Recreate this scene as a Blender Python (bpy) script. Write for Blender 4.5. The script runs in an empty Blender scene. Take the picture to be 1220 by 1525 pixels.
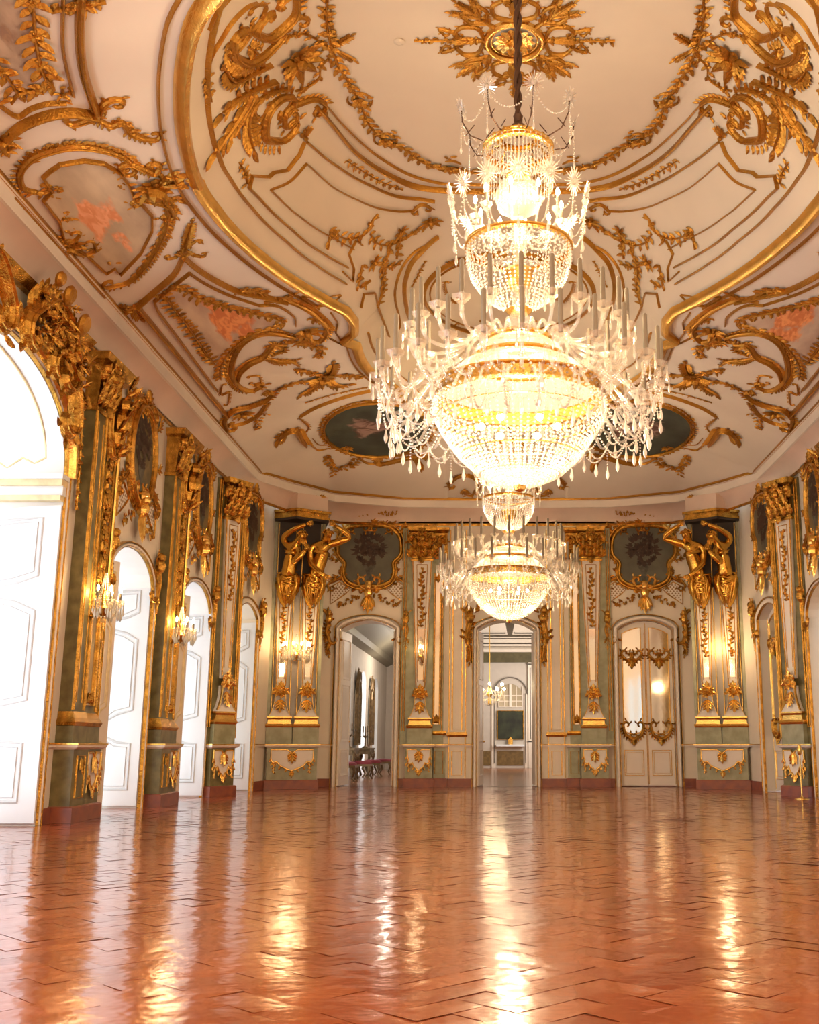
import bpy, math, random
import numpy as np
from mathutils import Vector, Matrix
R = random.Random(7)
sc = bpy.context.scene
COL = sc.collection
PI = math.pi
# ---------- camera ----------
TH = math.atan(348 / 1600.0)
CAM = (-0.19, 0.0, 0.95)
cam = bpy.data.cameras.new('camera')
co = bpy.data.objects.new('camera', cam)
COL.objects.link(co)
co.location = CAM
co.rotation_euler = (PI / 2 + TH, 0, 0)
cam.sensor_fit = 'HORIZONTAL'
cam.sensor_width = 36
cam.lens = 36 * 1600 / 1220.0
cam.shift_x = (610 - 743) / 1220.0
cam.clip_end = 200
sc.camera = co
# ---------- world, exposure ----------
w = bpy.data.worlds.new('sky')
sc.world = w
w.use_nodes = True
w.node_tree.nodes['Background'].inputs[0].default_value = (0.80, 0.90, 1.0, 1)
w.node_tree.nodes['Background'].inputs[1].default_value = 1.0
sc.view_settings.view_transform = 'Standard'
sc.view_settings.look = 'None'
sc.view_settings.exposure = 0.56
sc.view_settings.gamma = 1
sc.view_settings.use_curve_mapping = False
sc.cycles.use_denoising = True
sc.cycles.max_bounces = 7
sc.cycles.diffuse_bounces = 4
sc.cycles.glossy_bounces = 3
sc.cycles.transparent_max_bounces = 16
sc.cycles.sample_clamp_indirect = 6
sc.cycles.caustics_reflective = False
sc.cycles.caustics_refractive = False

def lamp(name, typ, loc, energy, color, size=None, size_y=None, rot=(0, 0, 0), rad=0.1):
    l = bpy.data.lights.new(name, typ)
    l.energy = energy
    l.color = color
    if typ == 'AREA':
        l.shape = 'RECTANGLE'; l.size = size; l.size_y = size_y
    else:
        l.shadow_soft_size = rad
    o = bpy.data.objects.new(name, l)
    COL.objects.link(o)
    o.location = loc
    o.rotation_euler = rot
    return o
DAY = (0.80, 0.89, 1.0)
WARM = (1.0, 0.66, 0.34)
WARMC = (1.0, 0.74, 0.47)
# daylight entering through the tall openings of the left wall (wall plane x=-5.85, outer plane x=-7.6)
for yc, hw, zt, e in ((11.54, 2.0, 5.4, 118), (16.38, 1.0, 3.8, 42), (19.95, 1.0, 3.8, 42), (6.7, 1.0, 3.8, 300), (3.13, 1.0, 3.8, 300)):
    lamp('window_and_fill_light', 'AREA', (-7.62, yc, zt / 2 + .05), e, DAY, zt, 2 * hw, (0, -PI / 2 - .35, 0))
lamp('window_and_fill_light', 'AREA', (-7.3, 23.6, 2.0), 45, DAY, 3.7, 1.6, (0, -PI / 2, math.radians(-10)))
for yy in (9.5, 20.2):
    for zz, e in ((3.85, 200), (5.2, 70)):
        lamp('chandelier_and_fill_light', 'POINT', (0, yy, zz), e, WARMC, rad=.12)
    for k in range(3): lamp('chandelier_and_fill_light', 'POINT', (.42 * math.cos(k * 2.1 + .4), yy + .42 * math.sin(k * 2.1 + .4), 6.0), 32, WARMC, rad=.05)
lamp('chandelier_and_fill_light', 'POINT', (0, -0.6, 4.6), 480, WARMC, rad=.3)  # unseen lamp behind the camera, added for room ambience; no chandelier modelled
# ---------- materials ----------
def nodes(m):
    m.use_nodes = True
    nt = m.node_tree
    return nt, nt.nodes, nt.links, nt.nodes['Principled BSDF']
def mat(name, col, rough=.6, metal=0., var=0., vscale=4., bump=0., bscale=30., col2=None, detail=3., spec=.5, coat=0.):
    m = bpy.data.materials.new(name)
    nt, N, L, b = nodes(m)
    b.inputs['Base Color'].default_value = (*col, 1)
    b.inputs['Roughness'].default_value = rough
    b.inputs['Metallic'].default_value = metal
    b.inputs['Specular IOR Level'].default_value = spec
    b.inputs['Coat Weight'].default_value = coat
    tc = N.new('ShaderNodeTexCoord')
    if var or col2:
        nz = N.new('ShaderNodeTexNoise'); nz.inputs['Scale'].default_value = vscale; nz.inputs['Detail'].default_value = detail
        L.new(tc.outputs['Object'], nz.inputs['Vector'])
        cr = N.new('ShaderNodeValToRGB')
        c2 = col2 or tuple(c * (1 - var) for c in col)
        cr.color_ramp.elements[0].position = .35; cr.color_ramp.elements[0].color = (*c2, 1)
        cr.color_ramp.elements[1].position = .65; cr.color_ramp.elements[1].color = (*col, 1)
        L.new(nz.outputs['Fac'], cr.inputs['Fac']); L.new(cr.outputs['Color'], b.inputs['Base Color'])
    if bump:
        nb = N.new('ShaderNodeTexNoise'); nb.inputs['Scale'].default_value = bscale; nb.inputs['Detail'].default_value = 3
        L.new(tc.outputs['Object'], nb.inputs['Vector'])
        bp = N.new('ShaderNodeBump'); bp.inputs['Strength'].default_value = bump; bp.inputs['Distance'].default_value = .02
        L.new(nb.outputs['Fac'], bp.inputs['Height']); L.new(bp.outputs['Normal'], b.inputs['Normal'])
    return m
def emit(name, col, s):
    m = bpy.data.materials.new(name)
    nt, N, L, b = nodes(m)
    b.inputs['Base Color'].default_value = (*col, 1)
    b.inputs['Emission Color'].default_value = (*col, 1)
    b.inputs['Emission Strength'].default_value = s
    return m
def crystal(name, k=.45, tint=(1, .97, .9)):
    m = bpy.data.materials.new(name); m.use_nodes = True
    nt = m.node_tree; N = nt.nodes; L = nt.links
    N.remove(N['Principled BSDF']); out = N['Material Output']
    tr = N.new('ShaderNodeBsdfTransparent'); tr.inputs[0].default_value = (*tint, 1)
    gl = N.new('ShaderNodeBsdfGlossy'); gl.inputs[0].default_value = (*tint, 1); gl.inputs['Roughness'].default_value = .12
    tl = N.new('ShaderNodeBsdfTranslucent'); tl.inputs[0].default_value = (*tint, 1)
    df = N.new('ShaderNodeBsdfDiffuse'); df.inputs[0].default_value = (*tint, 1)
    m0 = N.new('ShaderNodeMixShader'); m0.inputs[0].default_value = .5
    L.new(tl.outputs[0], m0.inputs[1]); L.new(df.outputs[0], m0.inputs[2])
    m1 = N.new('ShaderNodeMixShader'); m1.inputs[0].default_value = .4
    L.new(m0.outputs[0], m1.inputs[1]); L.new(gl.outputs[0], m1.inputs[2])
    m2 = N.new('ShaderNodeMixShader'); m2.inputs[0].default_value = k
    L.new(m1.outputs[0], m2.inputs[1]); L.new(tr.outputs[0], m2.inputs[2])
    L.new(m2.outputs[0], out.inputs[0])
    return m
GOLD = mat('gilding', (.74, .40, .07), .26, .95, var=.5, vscale=9, bump=.5, bscale=45)
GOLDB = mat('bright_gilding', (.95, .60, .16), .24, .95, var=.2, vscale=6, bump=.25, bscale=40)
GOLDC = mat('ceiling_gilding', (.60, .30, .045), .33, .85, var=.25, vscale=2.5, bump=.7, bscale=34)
GOLDF = mat('figure_gilding', (.84, .47, .08), .22, .95, var=.25, vscale=5, bump=.3, bscale=25)
WALL = mat('cream_wall_paint', (.86, .77, .62), .6, var=.07, vscale=1.2, bump=.05, bscale=12)
CEIL = mat('ceiling_plaster', (.87, .80, .69), .75, var=.07, vscale=.8, bump=.06, bscale=6)
DOME = mat('dome_plaster', (.85, .745, .565), .75, var=.08, vscale=.7, bump=.06, bscale=5)
COVE = mat('pink_cove_plaster', (.84, .66, .54), .7, var=.12, vscale=1.1)
TRIM = mat('white_trim_paint', (.88, .80, .69), .45, var=.05, vscale=3)
LEAF = mat('white_door_paint', (.80, .83, .86), .35, var=.03, vscale=2)
DOORC = mat('cream_door_paint', (.80, .71, .58), .45, var=.06, vscale=3)
GREEN = mat('green_marbled_paint', (.22, .19, .075), .35, col2=(.12, .10, .04), vscale=6, detail=6)
GREENL = mat('pale_green_marbled_paint', (.40, .39, .24), .3, col2=(.27, .27, .15), vscale=5, detail=6)
PLINTH = mat('red_marble_plinth', (.33, .10, .05), .3, col2=(.22, .07, .05), vscale=7, detail=5)
MIRR = mat('antique_mirror', (.72, .68, .58), .06, 1., bump=.03, bscale=3)
DARK = mat('painted_recess_shade', (.05, .035, .025), .6)  # near-black colour standing in for shade behind the figures and under the entablature
CRYS = crystal('crystal_glass', .70)
CRYSB = crystal('crystal_beads', .22, (1, .96, .88))
CRYSA = crystal('crystal_arms', .76, (1, .98, .94))
WAX = mat('shaded_candle_wax', (.30, .25, .17), .5)  # darkened to grey-brown: the shade on the candles is put into the colour
BULB = emit('lit_bulb', (1, .78, .45), 60)
CHAINM = mat('dark_bronze_chain', (.10, .05, .025), .5, .5)
# ---------- mesh building ----------
def V3(*a): return np.array(a, float)
def nrm(a):
    a = np.asarray(a, float); l = np.linalg.norm(a)
    return a / l if l > 1e-12 else a
class MB:
    def __init__(s): s.v = []; s.f = []; s.n = 0
    def add(s, v, f):
        b = s.n
        s.v.extend(tuple(map(float, p)) for p in v); s.n += len(v)
        s.f.extend(tuple(b + i for i in q) for q in f)
    def mirror(s, ax=0, about=0.):
        m = MB(); m.n = s.n
        m.v = [tuple((2 * about - c) if k == ax else c for k, c in enumerate(p)) for p in s.v]
        m.f = [tuple(reversed(q)) for q in s.f]
        return m
    def join(s, o): s.add(o.v, o.f); return s
    def box(s, lo, hi, fr=None):
        x0, y0, z0 = lo; x1, y1, z1 = hi
        p = [(x0, y0, z0), (x1, y0, z0), (x1, y1, z0), (x0, y1, z0), (x0, y0, z1), (x1, y0, z1), (x1, y1, z1), (x0, y1, z1)]
        if fr: p = [fr(*q) for q in p]
        s.add(p, [(0, 3, 2, 1), (4, 5, 6, 7), (0, 1, 5, 4), (1, 2, 6, 5), (2, 3, 7, 6), (3, 0, 4, 7)]); return s
    def quad(s, a, b, c, d): s.add([a, b, c, d], [(0, 1, 2, 3)]); return s
    def prism(s, pts, h0, h1, fr):
        n = len(pts)
        s.add([fr(x, y, h0) for x, y in pts] + [fr(x, y, h1) for x, y in pts],
              [tuple(range(n - 1, -1, -1)), tuple(range(n, 2 * n))] + [(i, (i + 1) % n, (i + 1) % n + n, i + n) for i in range(n)]); return s
    def lathe(s, prof, c=(0, 0, 0), n=16, a0=0, a1=2 * PI, sx=1, sy=1):
        full = abs(a1 - a0 - 2 * PI) < 1e-6
        m = n if full else n + 1
        v = [(c[0] + r * math.cos(a0 + (a1 - a0) * k / n) * sx, c[1] + r * math.sin(a0 + (a1 - a0) * k / n) * sy, c[2] + z) for r, z in prof for k in range(m)]
        f = []
        for i in range(len(prof) - 1):
            for k in range(n):
                k2 = (k + 1) % m
                f.append((i * m + k, i * m + k2, (i + 1) * m + k2, (i + 1) * m + k))
        s.add(v, f); return s
    def tube(s, pts, r, n=6, caps=True, flat=None):
        pts = [np.asarray(p, float) for p in pts]; m = len(pts)
        rs = r if hasattr(r, '__len__') else [r] * m
        up = None; v = []
        for i in range(m):
            t = nrm(pts[min(i + 1, m - 1)] - pts[max(i - 1, 0)])
            if up is None:
                up = nrm(np.cross(t, (0, 0, 1) if abs(t[2]) < .9 else (1, 0, 0)))
            up = nrm(up - t * np.dot(up, t)); b = np.cross(t, up)
            for k in range(n):
                a = 2 * PI * k / n
                v.append(pts[i] + rs[i] * (math.cos(a) * up + math.sin(a) * b))
        f = [(i * n + k, i * n + (k + 1) % n, (i + 1) * n + (k + 1) % n, (i + 1) * n + k) for i in range(m - 1) for k in range(n)]
        if caps: f += [tuple(range(n - 1, -1, -1)), tuple((m - 1) * n + k for k in range(n))]
        s.add(v, f); return s
    def strip(s, pts, nor, w, h, closed=False):
        """half round moulding lying on a surface; w, h may vary per point"""
        pts = [np.asarray(p, float) for p in pts]; m = len(pts)
        if m < 2: return s
        ws = w if hasattr(w, '__len__') else [w] * m
        hs = h if hasattr(h, '__len__') else [h] * m
        v = []
        for i in range(m):
            a = pts[(i - 1) % m] if closed else pts[max(i - 1, 0)]
            b = pts[(i + 1) % m] if closed else pts[min(i + 1, m - 1)]
            t = nrm(b - a); sd = nrm(np.cross(nor[i], t))
            for q, hh in ((-.5, -.1), (-.42, .55), (-.15, 1.), (.15, 1.), (.42, .55), (.5, -.1)):
                v.append(pts[i] + sd * q * ws[i] + nor[i] * hh * hs[i])
        f = []
        for i in range(m if closed else m - 1):
            j = (i + 1) % m
            for k in range(5): f.append((i * 6 + k, i * 6 + k + 1, j * 6 + k + 1, j * 6 + k))
        if not closed: f += [tuple(range(5, -1, -1)), tuple((m - 1) * 6 + k for k in range(6))]
        s.add(v, f); return s
    def leaf(s, p, d, n, L, W, h=None, curl=.25):
        p = np.asarray(p, float); d = nrm(d); n = nrm(n); sd = np.cross(n, d); h = h or W * .45
        v = [p - n * .002]; 
        for t, k in ((.25, .8), (.55, 1.), (.82, .6)):
            c = p + d * L * t + n * (curl * L * t * t * .5)
            v += [c + sd * W * .5 * k, c + n * h * (1 - t * .5), c - sd * W * .5 * k]
        v.append(p + d * L + n * (curl * L * .5))
        s.add(v, [(0, 2, 1), (0, 3, 2), (1, 2, 5, 4), (2, 3, 6, 5), (4, 5, 8, 7), (5, 6, 9, 8), (7, 8, 10), (8, 9, 10)]); return s
    def acanthus(s, p, d, n, L, W=None, k=2):
        W = W or L * .4; p = np.asarray(p, float); d = nrm(d); n = nrm(n); sd = np.cross(n, d)
        s.leaf(p, d, n, L, W * .6)
        for i in range(k):
            t = .08 + .62 * i / max(k, 1)
            for sg in (-1, 1):
                dd = d * .75 + sd * sg * .75
                s.leaf(p + d * L * t, dd, n, L * (.55 - .22 * t), W * .42)
        return s
    def rosette(s, p, n, r, k=6, ref=None):
        p = np.asarray(p, float); n = nrm(n)
        u = nrm(np.cross(n, ref if ref is not None else (0.3, .9, .2))); w_ = np.cross(n, u)
        for i in range(k):
            a = 2 * PI * i / k
            s.leaf(p, u * math.cos(a) + w_ * math.sin(a), n, r, r * .75, curl=.4)
        s.ball(p + n * r * .25, r * .28)
        return s
    def ball(s, c, r, n=6, m=4, sc_=(1, 1, 1)):
        v = []; f = []
        for j in range(1, m):
            for k in range(n):
                a = PI * j / m; b = 2 * PI * k / n
                v.append((c[0] + r * sc_[0] * math.sin(a) * math.cos(b), c[1] + r * sc_[1] * math.sin(a) * math.sin(b), c[2] + r * sc_[2] * math.cos(a)))
        t = len(v); v += [(c[0], c[1], c[2] + r * sc_[2]), (c[0], c[1], c[2] - r * sc_[2])]
        for k in range(n):
            k2 = (k + 1) % n
            f.append((t, k, k2)); f.append((t + 1, (m - 2) * n + k2, (m - 2) * n + k))
            for j in range(m - 2): f.append((j * n + k, (j + 1) * n + k, (j + 1) * n + k2, j * n + k2))
        s.add(v, f); return s
    def bead(s, c, r, rz=None):
        x, y, z = c; q = rz or r
        s.add([(x + r, y, z), (x, y + r, z), (x - r, y, z), (x, y - r, z), (x, y, z + q), (x, y, z - q)],
              [(0, 1, 4), (1, 2, 4), (2, 3, 4), (3, 0, 4), (1, 0, 5), (2, 1, 5), (3, 2, 5), (0, 3, 5)]); return s
    def build(s, name, m, parent=None, smooth=None, **kw):
        me = bpy.data.meshes.new(name)
        me.from_pydata(s.v, [], s.f); me.materials.append(m)
        if smooth:
            me.polygons.foreach_set('use_smooth', [True] * len(me.polygons))
            if smooth is not True: me.set_sharp_from_angle(angle=math.radians(smooth))
        me.update()
        o = bpy.data.objects.new(name, me); COL.objects.link(o)
        if parent is not None: o.parent = parent
        tag(o, **kw)
        return o
def tag(o, label=None, cat=None, group=None, kind=None):
    if label: o['label'] = label
    if cat: o['category'] = cat
    if group: o['group'] = group
    if kind: o['kind'] = kind
    return o
def empty(name, label, cat, group=None, loc=(0, 0, 0), rz=0, kind=None):
    o = bpy.data.objects.new(name, None); COL.objects.link(o)
    o.location = loc; o.rotation_euler = (0, 0, rz); o.empty_display_size = .2
    return tag(o, label, cat, group, kind)
def copy_tree(o, parent=None, **kw):
    c = o.copy(); COL.objects.link(c)
    if parent is not None: c.parent = parent
    for ch in list(o.children): copy_tree(ch, c)
    tag(c, **kw)
    return c
def catmull(pts, n=6, closed=False):
    pts = [np.asarray(p, float) for p in pts]; m = len(pts); out = []
    rng = range(m if closed else m - 1)
    for i in rng:
        p1, p2 = pts[i], pts[(i + 1) % m]
        p0 = pts[(i - 1) % m] if (closed or i > 0) else 2 * p1 - p2
        p3 = pts[(i + 2) % m] if (closed or i + 2 < m) else 2 * p2 - p1
        for k in range(n):
            t = k / n
            out.append(.5 * ((2 * p1) + (-p0 + p2) * t + (2 * p0 - 5 * p1 + 4 * p2 - p3) * t * t + (-p0 + 3 * p1 - 3 * p2 + p3) * t ** 3))
    if not closed: out.append(pts[-1])
    return out
def resample(pts, step):
    pts = [np.asarray(p, float) for p in pts]
    d = [0.]
    for a, b in zip(pts, pts[1:]): d.append(d[-1] + float(np.linalg.norm(b - a)))
    n = max(2, int(d[-1] / step) + 1); out = []
    A = np.array(pts)
    ts = np.linspace(0, d[-1], n)
    return [np.array([np.interp(t, d, A[:, k]) for k in range(A.shape[1])]) for t in ts]
# surfaces: S(u,v) -> (point, normal)
class Plane:
    """origin o, u along U, v up, normal N out of the wall; call (u,v,h)"""
    def __init__(s, o, U):
        s.o = np.asarray(o, float); s.U = nrm([U[0], U[1], 0]); s.Z = V3(0, 0, 1)
        s.N = np.cross(s.U, s.Z)
    def __call__(s, u, v, h=0.): return s.o + s.U * u + s.Z * v + s.N * h
    def at(s, u, v): return s(u, v), s.N
    def box3(s, u, h, v): return s(u, v, h)
def line(mb, S, pts, w_, h_, smooth=False, closed=False, step=None, n=6):
    """moulding along 2-D points on surface S"""
    if getattr(S, 'slim', 0):
        w_ = [x * S.slim for x in w_] if hasattr(w_, '__len__') else w_ * S.slim
    if smooth: pts = catmull(pts, n, closed)
    if step: pts = resample(list(pts) + ([pts[0]] if closed else []), step); closed = False
    P = [S.at(*p) for p in pts]
    mb.strip([p for p, _ in P], [q for _, q in P], w_, h_, closed)
def dir2(S, p, d, e=.01):
    a, n = S.at(p[0], p[1]); b, _ = S.at(p[0] + d[0] * e, p[1] + d[1] * e)
    return a, nrm(b - a), n
def garland(mb, S, pts, size, step=None, smooth=True, rod=True, dens=1., flowers=True, rr=None):
    rr = rr or R
    if smooth: pts = catmull(pts, 8)
    pts = resample(pts, step or size * .5)
    if rod: line(mb, S, pts, size * .3, size * .22)
    for i in range(len(pts) - 1):
        d = pts[i + 1] - pts[i]
        if np.linalg.norm(d) < 1e-6: continue
        d = d / np.linalg.norm(d); pr = V3(-d[1], d[0])[:2]
        sg = 1 if i % 2 else -1
        a = d * .6 + pr * sg * rr.uniform(.5, 1.1)
        p, dd, nn = dir2(S, pts[i], a)
        mb.leaf(p + nn * size * .05, dd, nn, size * rr.uniform(.6, 1.), size * .42, curl=rr.uniform(.1, .6))
        if rr.random() < .5 * dens:
            a = d * rr.uniform(-.5, .5) - pr * sg
            p, dd, nn = dir2(S, pts[i], a)
            mb.leaf(p, dd, nn, size * rr.uniform(.4, .7), size * .36, curl=.3)
        if flowers and i % 5 == 2:
            p, nn = S.at(*pts[i]); mb.rosette(p + nn * size * .12, nn, size * .42, 5)
def cscroll(mb, S, pts, w_, leaves=2, curl=True, taper=True, h=None):
    """C or S shaped rocaille scroll through points, thick in the middle, curled ends, leaf tufts on its outer side"""
    w_ = w_ * (getattr(S, 'slim', 0) and .70 or 1.)
    q = resample(catmull(pts, 8), w_ * .35)
    m = len(q)
    if curl:
        for end in (0, 1):
            a, b = (q[0], q[1]) if end == 0 else (q[-1], q[-2])
            d = (a - b); d /= max(np.linalg.norm(d), 1e-9)
            mid = q[m // 2] - a; sg = 1 if d[0] * mid[1] - d[1] * mid[0] > 0 else -1
            r0 = w_ * 1.1; c = a + V3(-d[1], d[0])[:2] * sg * r0
            ext = []
            for k in range(1, 9):
                t = k / 8 * 1.5 * PI; rr = r0 * (1 - .6 * k / 8)
                v = a - c; v = v / np.linalg.norm(v)
                ct, st = math.cos(t * sg), math.sin(t * sg)
                ext.append(c + rr * V3(v[0] * ct - v[1] * st, v[0] * st + v[1] * ct)[:2])
            q = list(reversed(ext)) + q if end == 0 else q + ext
    m = len(q)
    ws = [w_ * (.35 + .65 * math.sin(PI * (i + .5) / m) ** .7) if taper else w_ for i in range(m)]
    P = [S.at(*p) for p in q]
    mb.strip([p for p, _ in P], [n_ for _, n_ in P], ws, [(h or 1.) * x * .55 for x in ws])
    mb.strip([p + n_ * x * .5 for (p, n_), x in zip(P, ws)], [n_ for _, n_ in P], [x * .3 for x in ws], [x * .3 for x in ws])
    if leaves:
        c = sum(q) / m
        for i in range(3, m - 3, max(2, int(8 / leaves))):
            d = q[i + 1] - q[i - 1]; d = d / max(np.linalg.norm(d), 1e-9); pr = V3(-d[1], d[0])[:2]
            if np.dot(q[i] - c, pr) < 0: pr = -pr
            p, dd, nn = dir2(S, q[i] + pr * w_ * .25, pr + d * .7)
            mb.leaf(p, dd, nn, w_ * 1.15, w_ * .55, curl=.4)
# ---------- world-space placement helper: mirrored copies for the right half of the room ----------
SX = 1
def wloc(o):
    l = Vector((0, 0, 0))
    while o is not None:
        l += o.location; o = o.parent
    return l
_b = MB.build
def build(s, name, m, parent=None, smooth=None, **kw):
    o = _b(s if SX == 1 else s.mirror(0), name, m, parent, smooth, **kw)
    if parent is not None: o.location = -wloc(parent)
    return o
MB.build = build
def thing(name, label, cat, loc, group=None, kind=None):
    return empty(name, label, cat, group, (loc[0] * SX, loc[1], loc[2]), 0, kind)
def side(l, r): return l if SX == 1 else r
# ---------- room measures ----------
YC, WX, YE = 11.54, 5.85, 26.3
ZC, ZA, ZT = 6.96, 6.36, 9.33          # cornice, architrave, top of the dome
_cx = [0, 1.45, 1.5, 2.6, 4.17, 5.09, 5.5, 5.6]
_cy = [26.2, 26.2, 26.12, 26.08, 25.5, 24.3, 23.5, 23.2]
def yend(x): return np.interp(np.abs(x), _cx, _cy)
def pray(px, py):
    u = (px - 743) / 1600; v = (762 - py) / 1600
    return V3(u, math.cos(TH) - v * math.sin(TH), math.sin(TH) + v * math.cos(TH))
def z_outer(x, y):
    y = YC + np.abs(y - YC)
    d = np.minimum(5.6 - np.abs(x), (yend(x) - y) * .58)
    d = np.maximum(d, 0)
    return ZC + .27 * d + .12 * (1 - np.exp(-d / .35))
def hit(zf, px, py):
    d = pray(px, py); c = np.array(CAM)
    lo, hi = None, None
    prev = 2.0
    for t in np.arange(2.0, 32, .1):
        p = c + d * t
        if p[2] - zf(p[0], p[1]) > 0:
            lo, hi = prev, t; break
        prev = t
    if lo is None: return V3(0, YC)[:2]
    for _ in range(24):
        mth = (lo + hi) / 2; p = c + d * mth
        if p[2] - zf(p[0], p[1]) > 0: hi = mth
        else: lo = mth
    return (c + d * hi)[:2]
# gilded edge of the dome, one quarter, from the transverse axis to the far end
_e = [hit(z_outer, *p) for p in ((292, 268), (305, 292), (347.5, 344), (400, 390), (447, 423), (493, 449), (513, 459), (526, 476), (527, 493), (513, 505), (530, 512), (536, 531), (548, 549), (566, 564), (592, 580))]
_x0 = _e[0][0]
EDGEQ = _e + [V3(-1.5, 22.0)[:2], V3(-.75, 22.25)[:2], V3(0, 22.3)[:2]]
NEARQ = [hit(z_outer, *p) for p in ((282, 243), (271, 190), (269, 131), (274, 82), (285, 33), (303, 0))]
NEARQ += [NEARQ[-1] + (NEARQ[-1] - NEARQ[-2]) * 1.1]
NEARQ += [V3(NEARQ[-1][0] * k, NEARQ[-1][1] - d)[:2] for k, d in ((.88, 1.0), (.72, 2.2), (.42, 3.4), (0, 4.0))]
def full(q):
    a = [V3(p[0], p[1])[:2] for p in q]
    b = [V3(-p[0], p[1])[:2] for p in reversed(a[:-1] if abs(a[-1][0]) < 1e-6 else a)]
    top = a + b
    n_ = NEARQ
    bot = [V3(-p[0], p[1])[:2] for p in n_] + [V3(p[0], p[1])[:2] for p in reversed(n_[:-1])]
    return top + bot
EDGE = np.array(full(EDGEQ))
def edist(x, y):
    """signed distance to the dome's edge, positive inside"""
    x = np.asarray(x, float); y = np.asarray(y, float)
    best = np.full(x.shape, 1e9); ins = np.zeros(x.shape, bool)
    A = EDGE; B = np.roll(EDGE, -1, 0)
    for (ax, ay), (bx, by) in zip(A, B):
        dx, dy = bx - ax, by - ay
        t = np.clip(((x - ax) * dx + (y - ay) * dy) / (dx * dx + dy * dy + 1e-12), 0, 1)
        best = np.minimum(best, (x - ax - t * dx) ** 2 + (y - ay - t * dy) ** 2)
        if ay != by:
            c = ((ay > y) != (by > y)) & (x < (bx - ax) * (y - ay) / (by - ay) + ax)
            ins ^= c
    d = np.sqrt(best)
    return np.where(ins, d, -d)
def zc(x, y):
    zo = z_outer(x, y); d = edist(x, y)
    m = np.sin(PI / 2 * np.clip(d / 1.6, 0, 1)) ** 1.3
    m = np.where(d > 0, m, 0)
    return zo + (ZT - zo) * m
# table for fast look-up
GX = np.linspace(-5.6, 5.6, 225); GY = np.linspace(YC - 14.7, YC + 14.7, 589)
GZ = zc(*np.meshgrid(GX, GY, indexing='ij'))
def zt(x, y):
    i = min(max((x - GX[0]) / (GX[1] - GX[0]), 0), 223.999); j = min(max((y - GY[0]) / (GY[1] - GY[0]), 0), 587.999)
    a, b = int(i), int(j); i -= a; j -= b
    return (GZ[a, b] * (1 - i) + GZ[a + 1, b] * i) * (1 - j) + (GZ[a, b + 1] * (1 - i) + GZ[a + 1, b + 1] * i) * j
class Ceil:
    slim = .62
    def at(s, x, y):
        e = .03
        n = nrm(V3((zt(x + e, y) - zt(x - e, y)) / (2 * e), (zt(x, y + e) - zt(x, y - e)) / (2 * e), -1))
        return V3(x, y, zt(x, y)) + n * .004, n
CS = Ceil()
def H(*ps): return [hit(zt, *p) for p in ps]
# ---------- floor ----------
def floor_mesh():
    mb = MB(); r = random.Random(3); L = .17
    ca = math.cos(PI / 4)
    v = []; f = []
    def tile(x, y, w_, h_):
        cx_, cy_ = x + w_ / 2, y + h_ / 2
        wx = (cx_ - cy_) * ca * L; wy = (cx_ + cy_) * ca * L + YC
        if abs(wx) > 6.2 or wy < -3.6 or wy > 26.6: return
        tx, ty = r.gauss(0, .006), r.gauss(0, .006); zz = r.gauss(0, .0001)
        b = len(v); K = 4
        for i in range(K + 1):
            for j in range(K + 1):
                fx, fy = i / K, j / K
                px_, py_ = x + w_ * fx, y + h_ * fy
                lx, ly = (fx - .5) * w_ * L, (fy - .5) * h_ * L
                edge = max(abs(fx - .5), abs(fy - .5)) * 2
                z = zz + tx * lx + ty * ly - .0004 * edge ** 4 
                v.append(((px_ - py_) * ca * L, (px_ + py_) * ca * L + YC, z - .001))
        for i in range(K):
            for j in range(K):
                f.append((b + i * (K + 1) + j, b + (i + 1) * (K + 1) + j, b + (i + 1) * (K + 1) + j + 1, b + i * (K + 1) + j + 1))
    for i in range(-190, 191):
        for j in range(-95, 96):
            ox, oy = i + 2 * j, i - 2 * j
            if abs(ox) > 135 or abs(oy) > 135: continue
            tile(ox, oy, 2, 1); tile(ox, oy + 1, 1, 2)
    mb.v = v; mb.f = f; mb.n = len(v)
    return mb
def floor_mat():
    m = bpy.data.materials.new('polished_terracotta_tiles')
    nt, N, L, b = nodes(m)
    tc = N.new('ShaderNodeTexCoord')
    n1 = N.new('ShaderNodeTexNoise'); n1.inputs['Scale'].default_value = 1.3; n1.inputs['Detail'].default_value = 5
    L.new(tc.outputs['Object'], n1.inputs['Vector'])
    geo = N.new('ShaderNodeNewGeometry')
    cr = N.new('ShaderNodeValToRGB'); cr.color_ramp.elements[0].color = (.33, .060, .016, 1); cr.color_ramp.elements[1].color = (.48, .108, .028, 1)
    L.new(geo.outputs['Random Per Island'], cr.inputs['Fac'])
    mx = N.new('ShaderNodeMixRGB'); mx.blend_type = 'MULTIPLY'; mx.inputs[0].default_value = .35
    L.new(cr.outputs['Color'], mx.inputs[1]); L.new(n1.outputs['Fac'], mx.inputs[2]); L.new(mx.outputs[0], b.inputs['Base Color'])
    b.inputs['Roughness'].default_value = .17
    b.inputs['Specular IOR Level'].default_value = .55
    b.inputs['Coat Weight'].default_value = .35; b.inputs['Coat Roughness'].default_value = .1
    n2 = N.new('ShaderNodeTexNoise'); n2.inputs['Scale'].default_value = 7; n2.inputs['Detail'].default_value = 2
    L.new(tc.outputs['Object'], n2.inputs['Vector'])
    bp = N.new('ShaderNodeBump'); bp.inputs['Strength'].default_value = .35; bp.inputs['Distance'].default_value = .010
    L.new(n2.outputs['Fac'], bp.inputs['Height']); L.new(bp.outputs['Normal'], b.inputs['Normal']); L.new(bp.outputs['Normal'], b.inputs['Coat Normal'])
    return m
FLOORM = floor_mat()
floor_mesh().build('floor', FLOORM, smooth=35, kind='structure')
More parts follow.
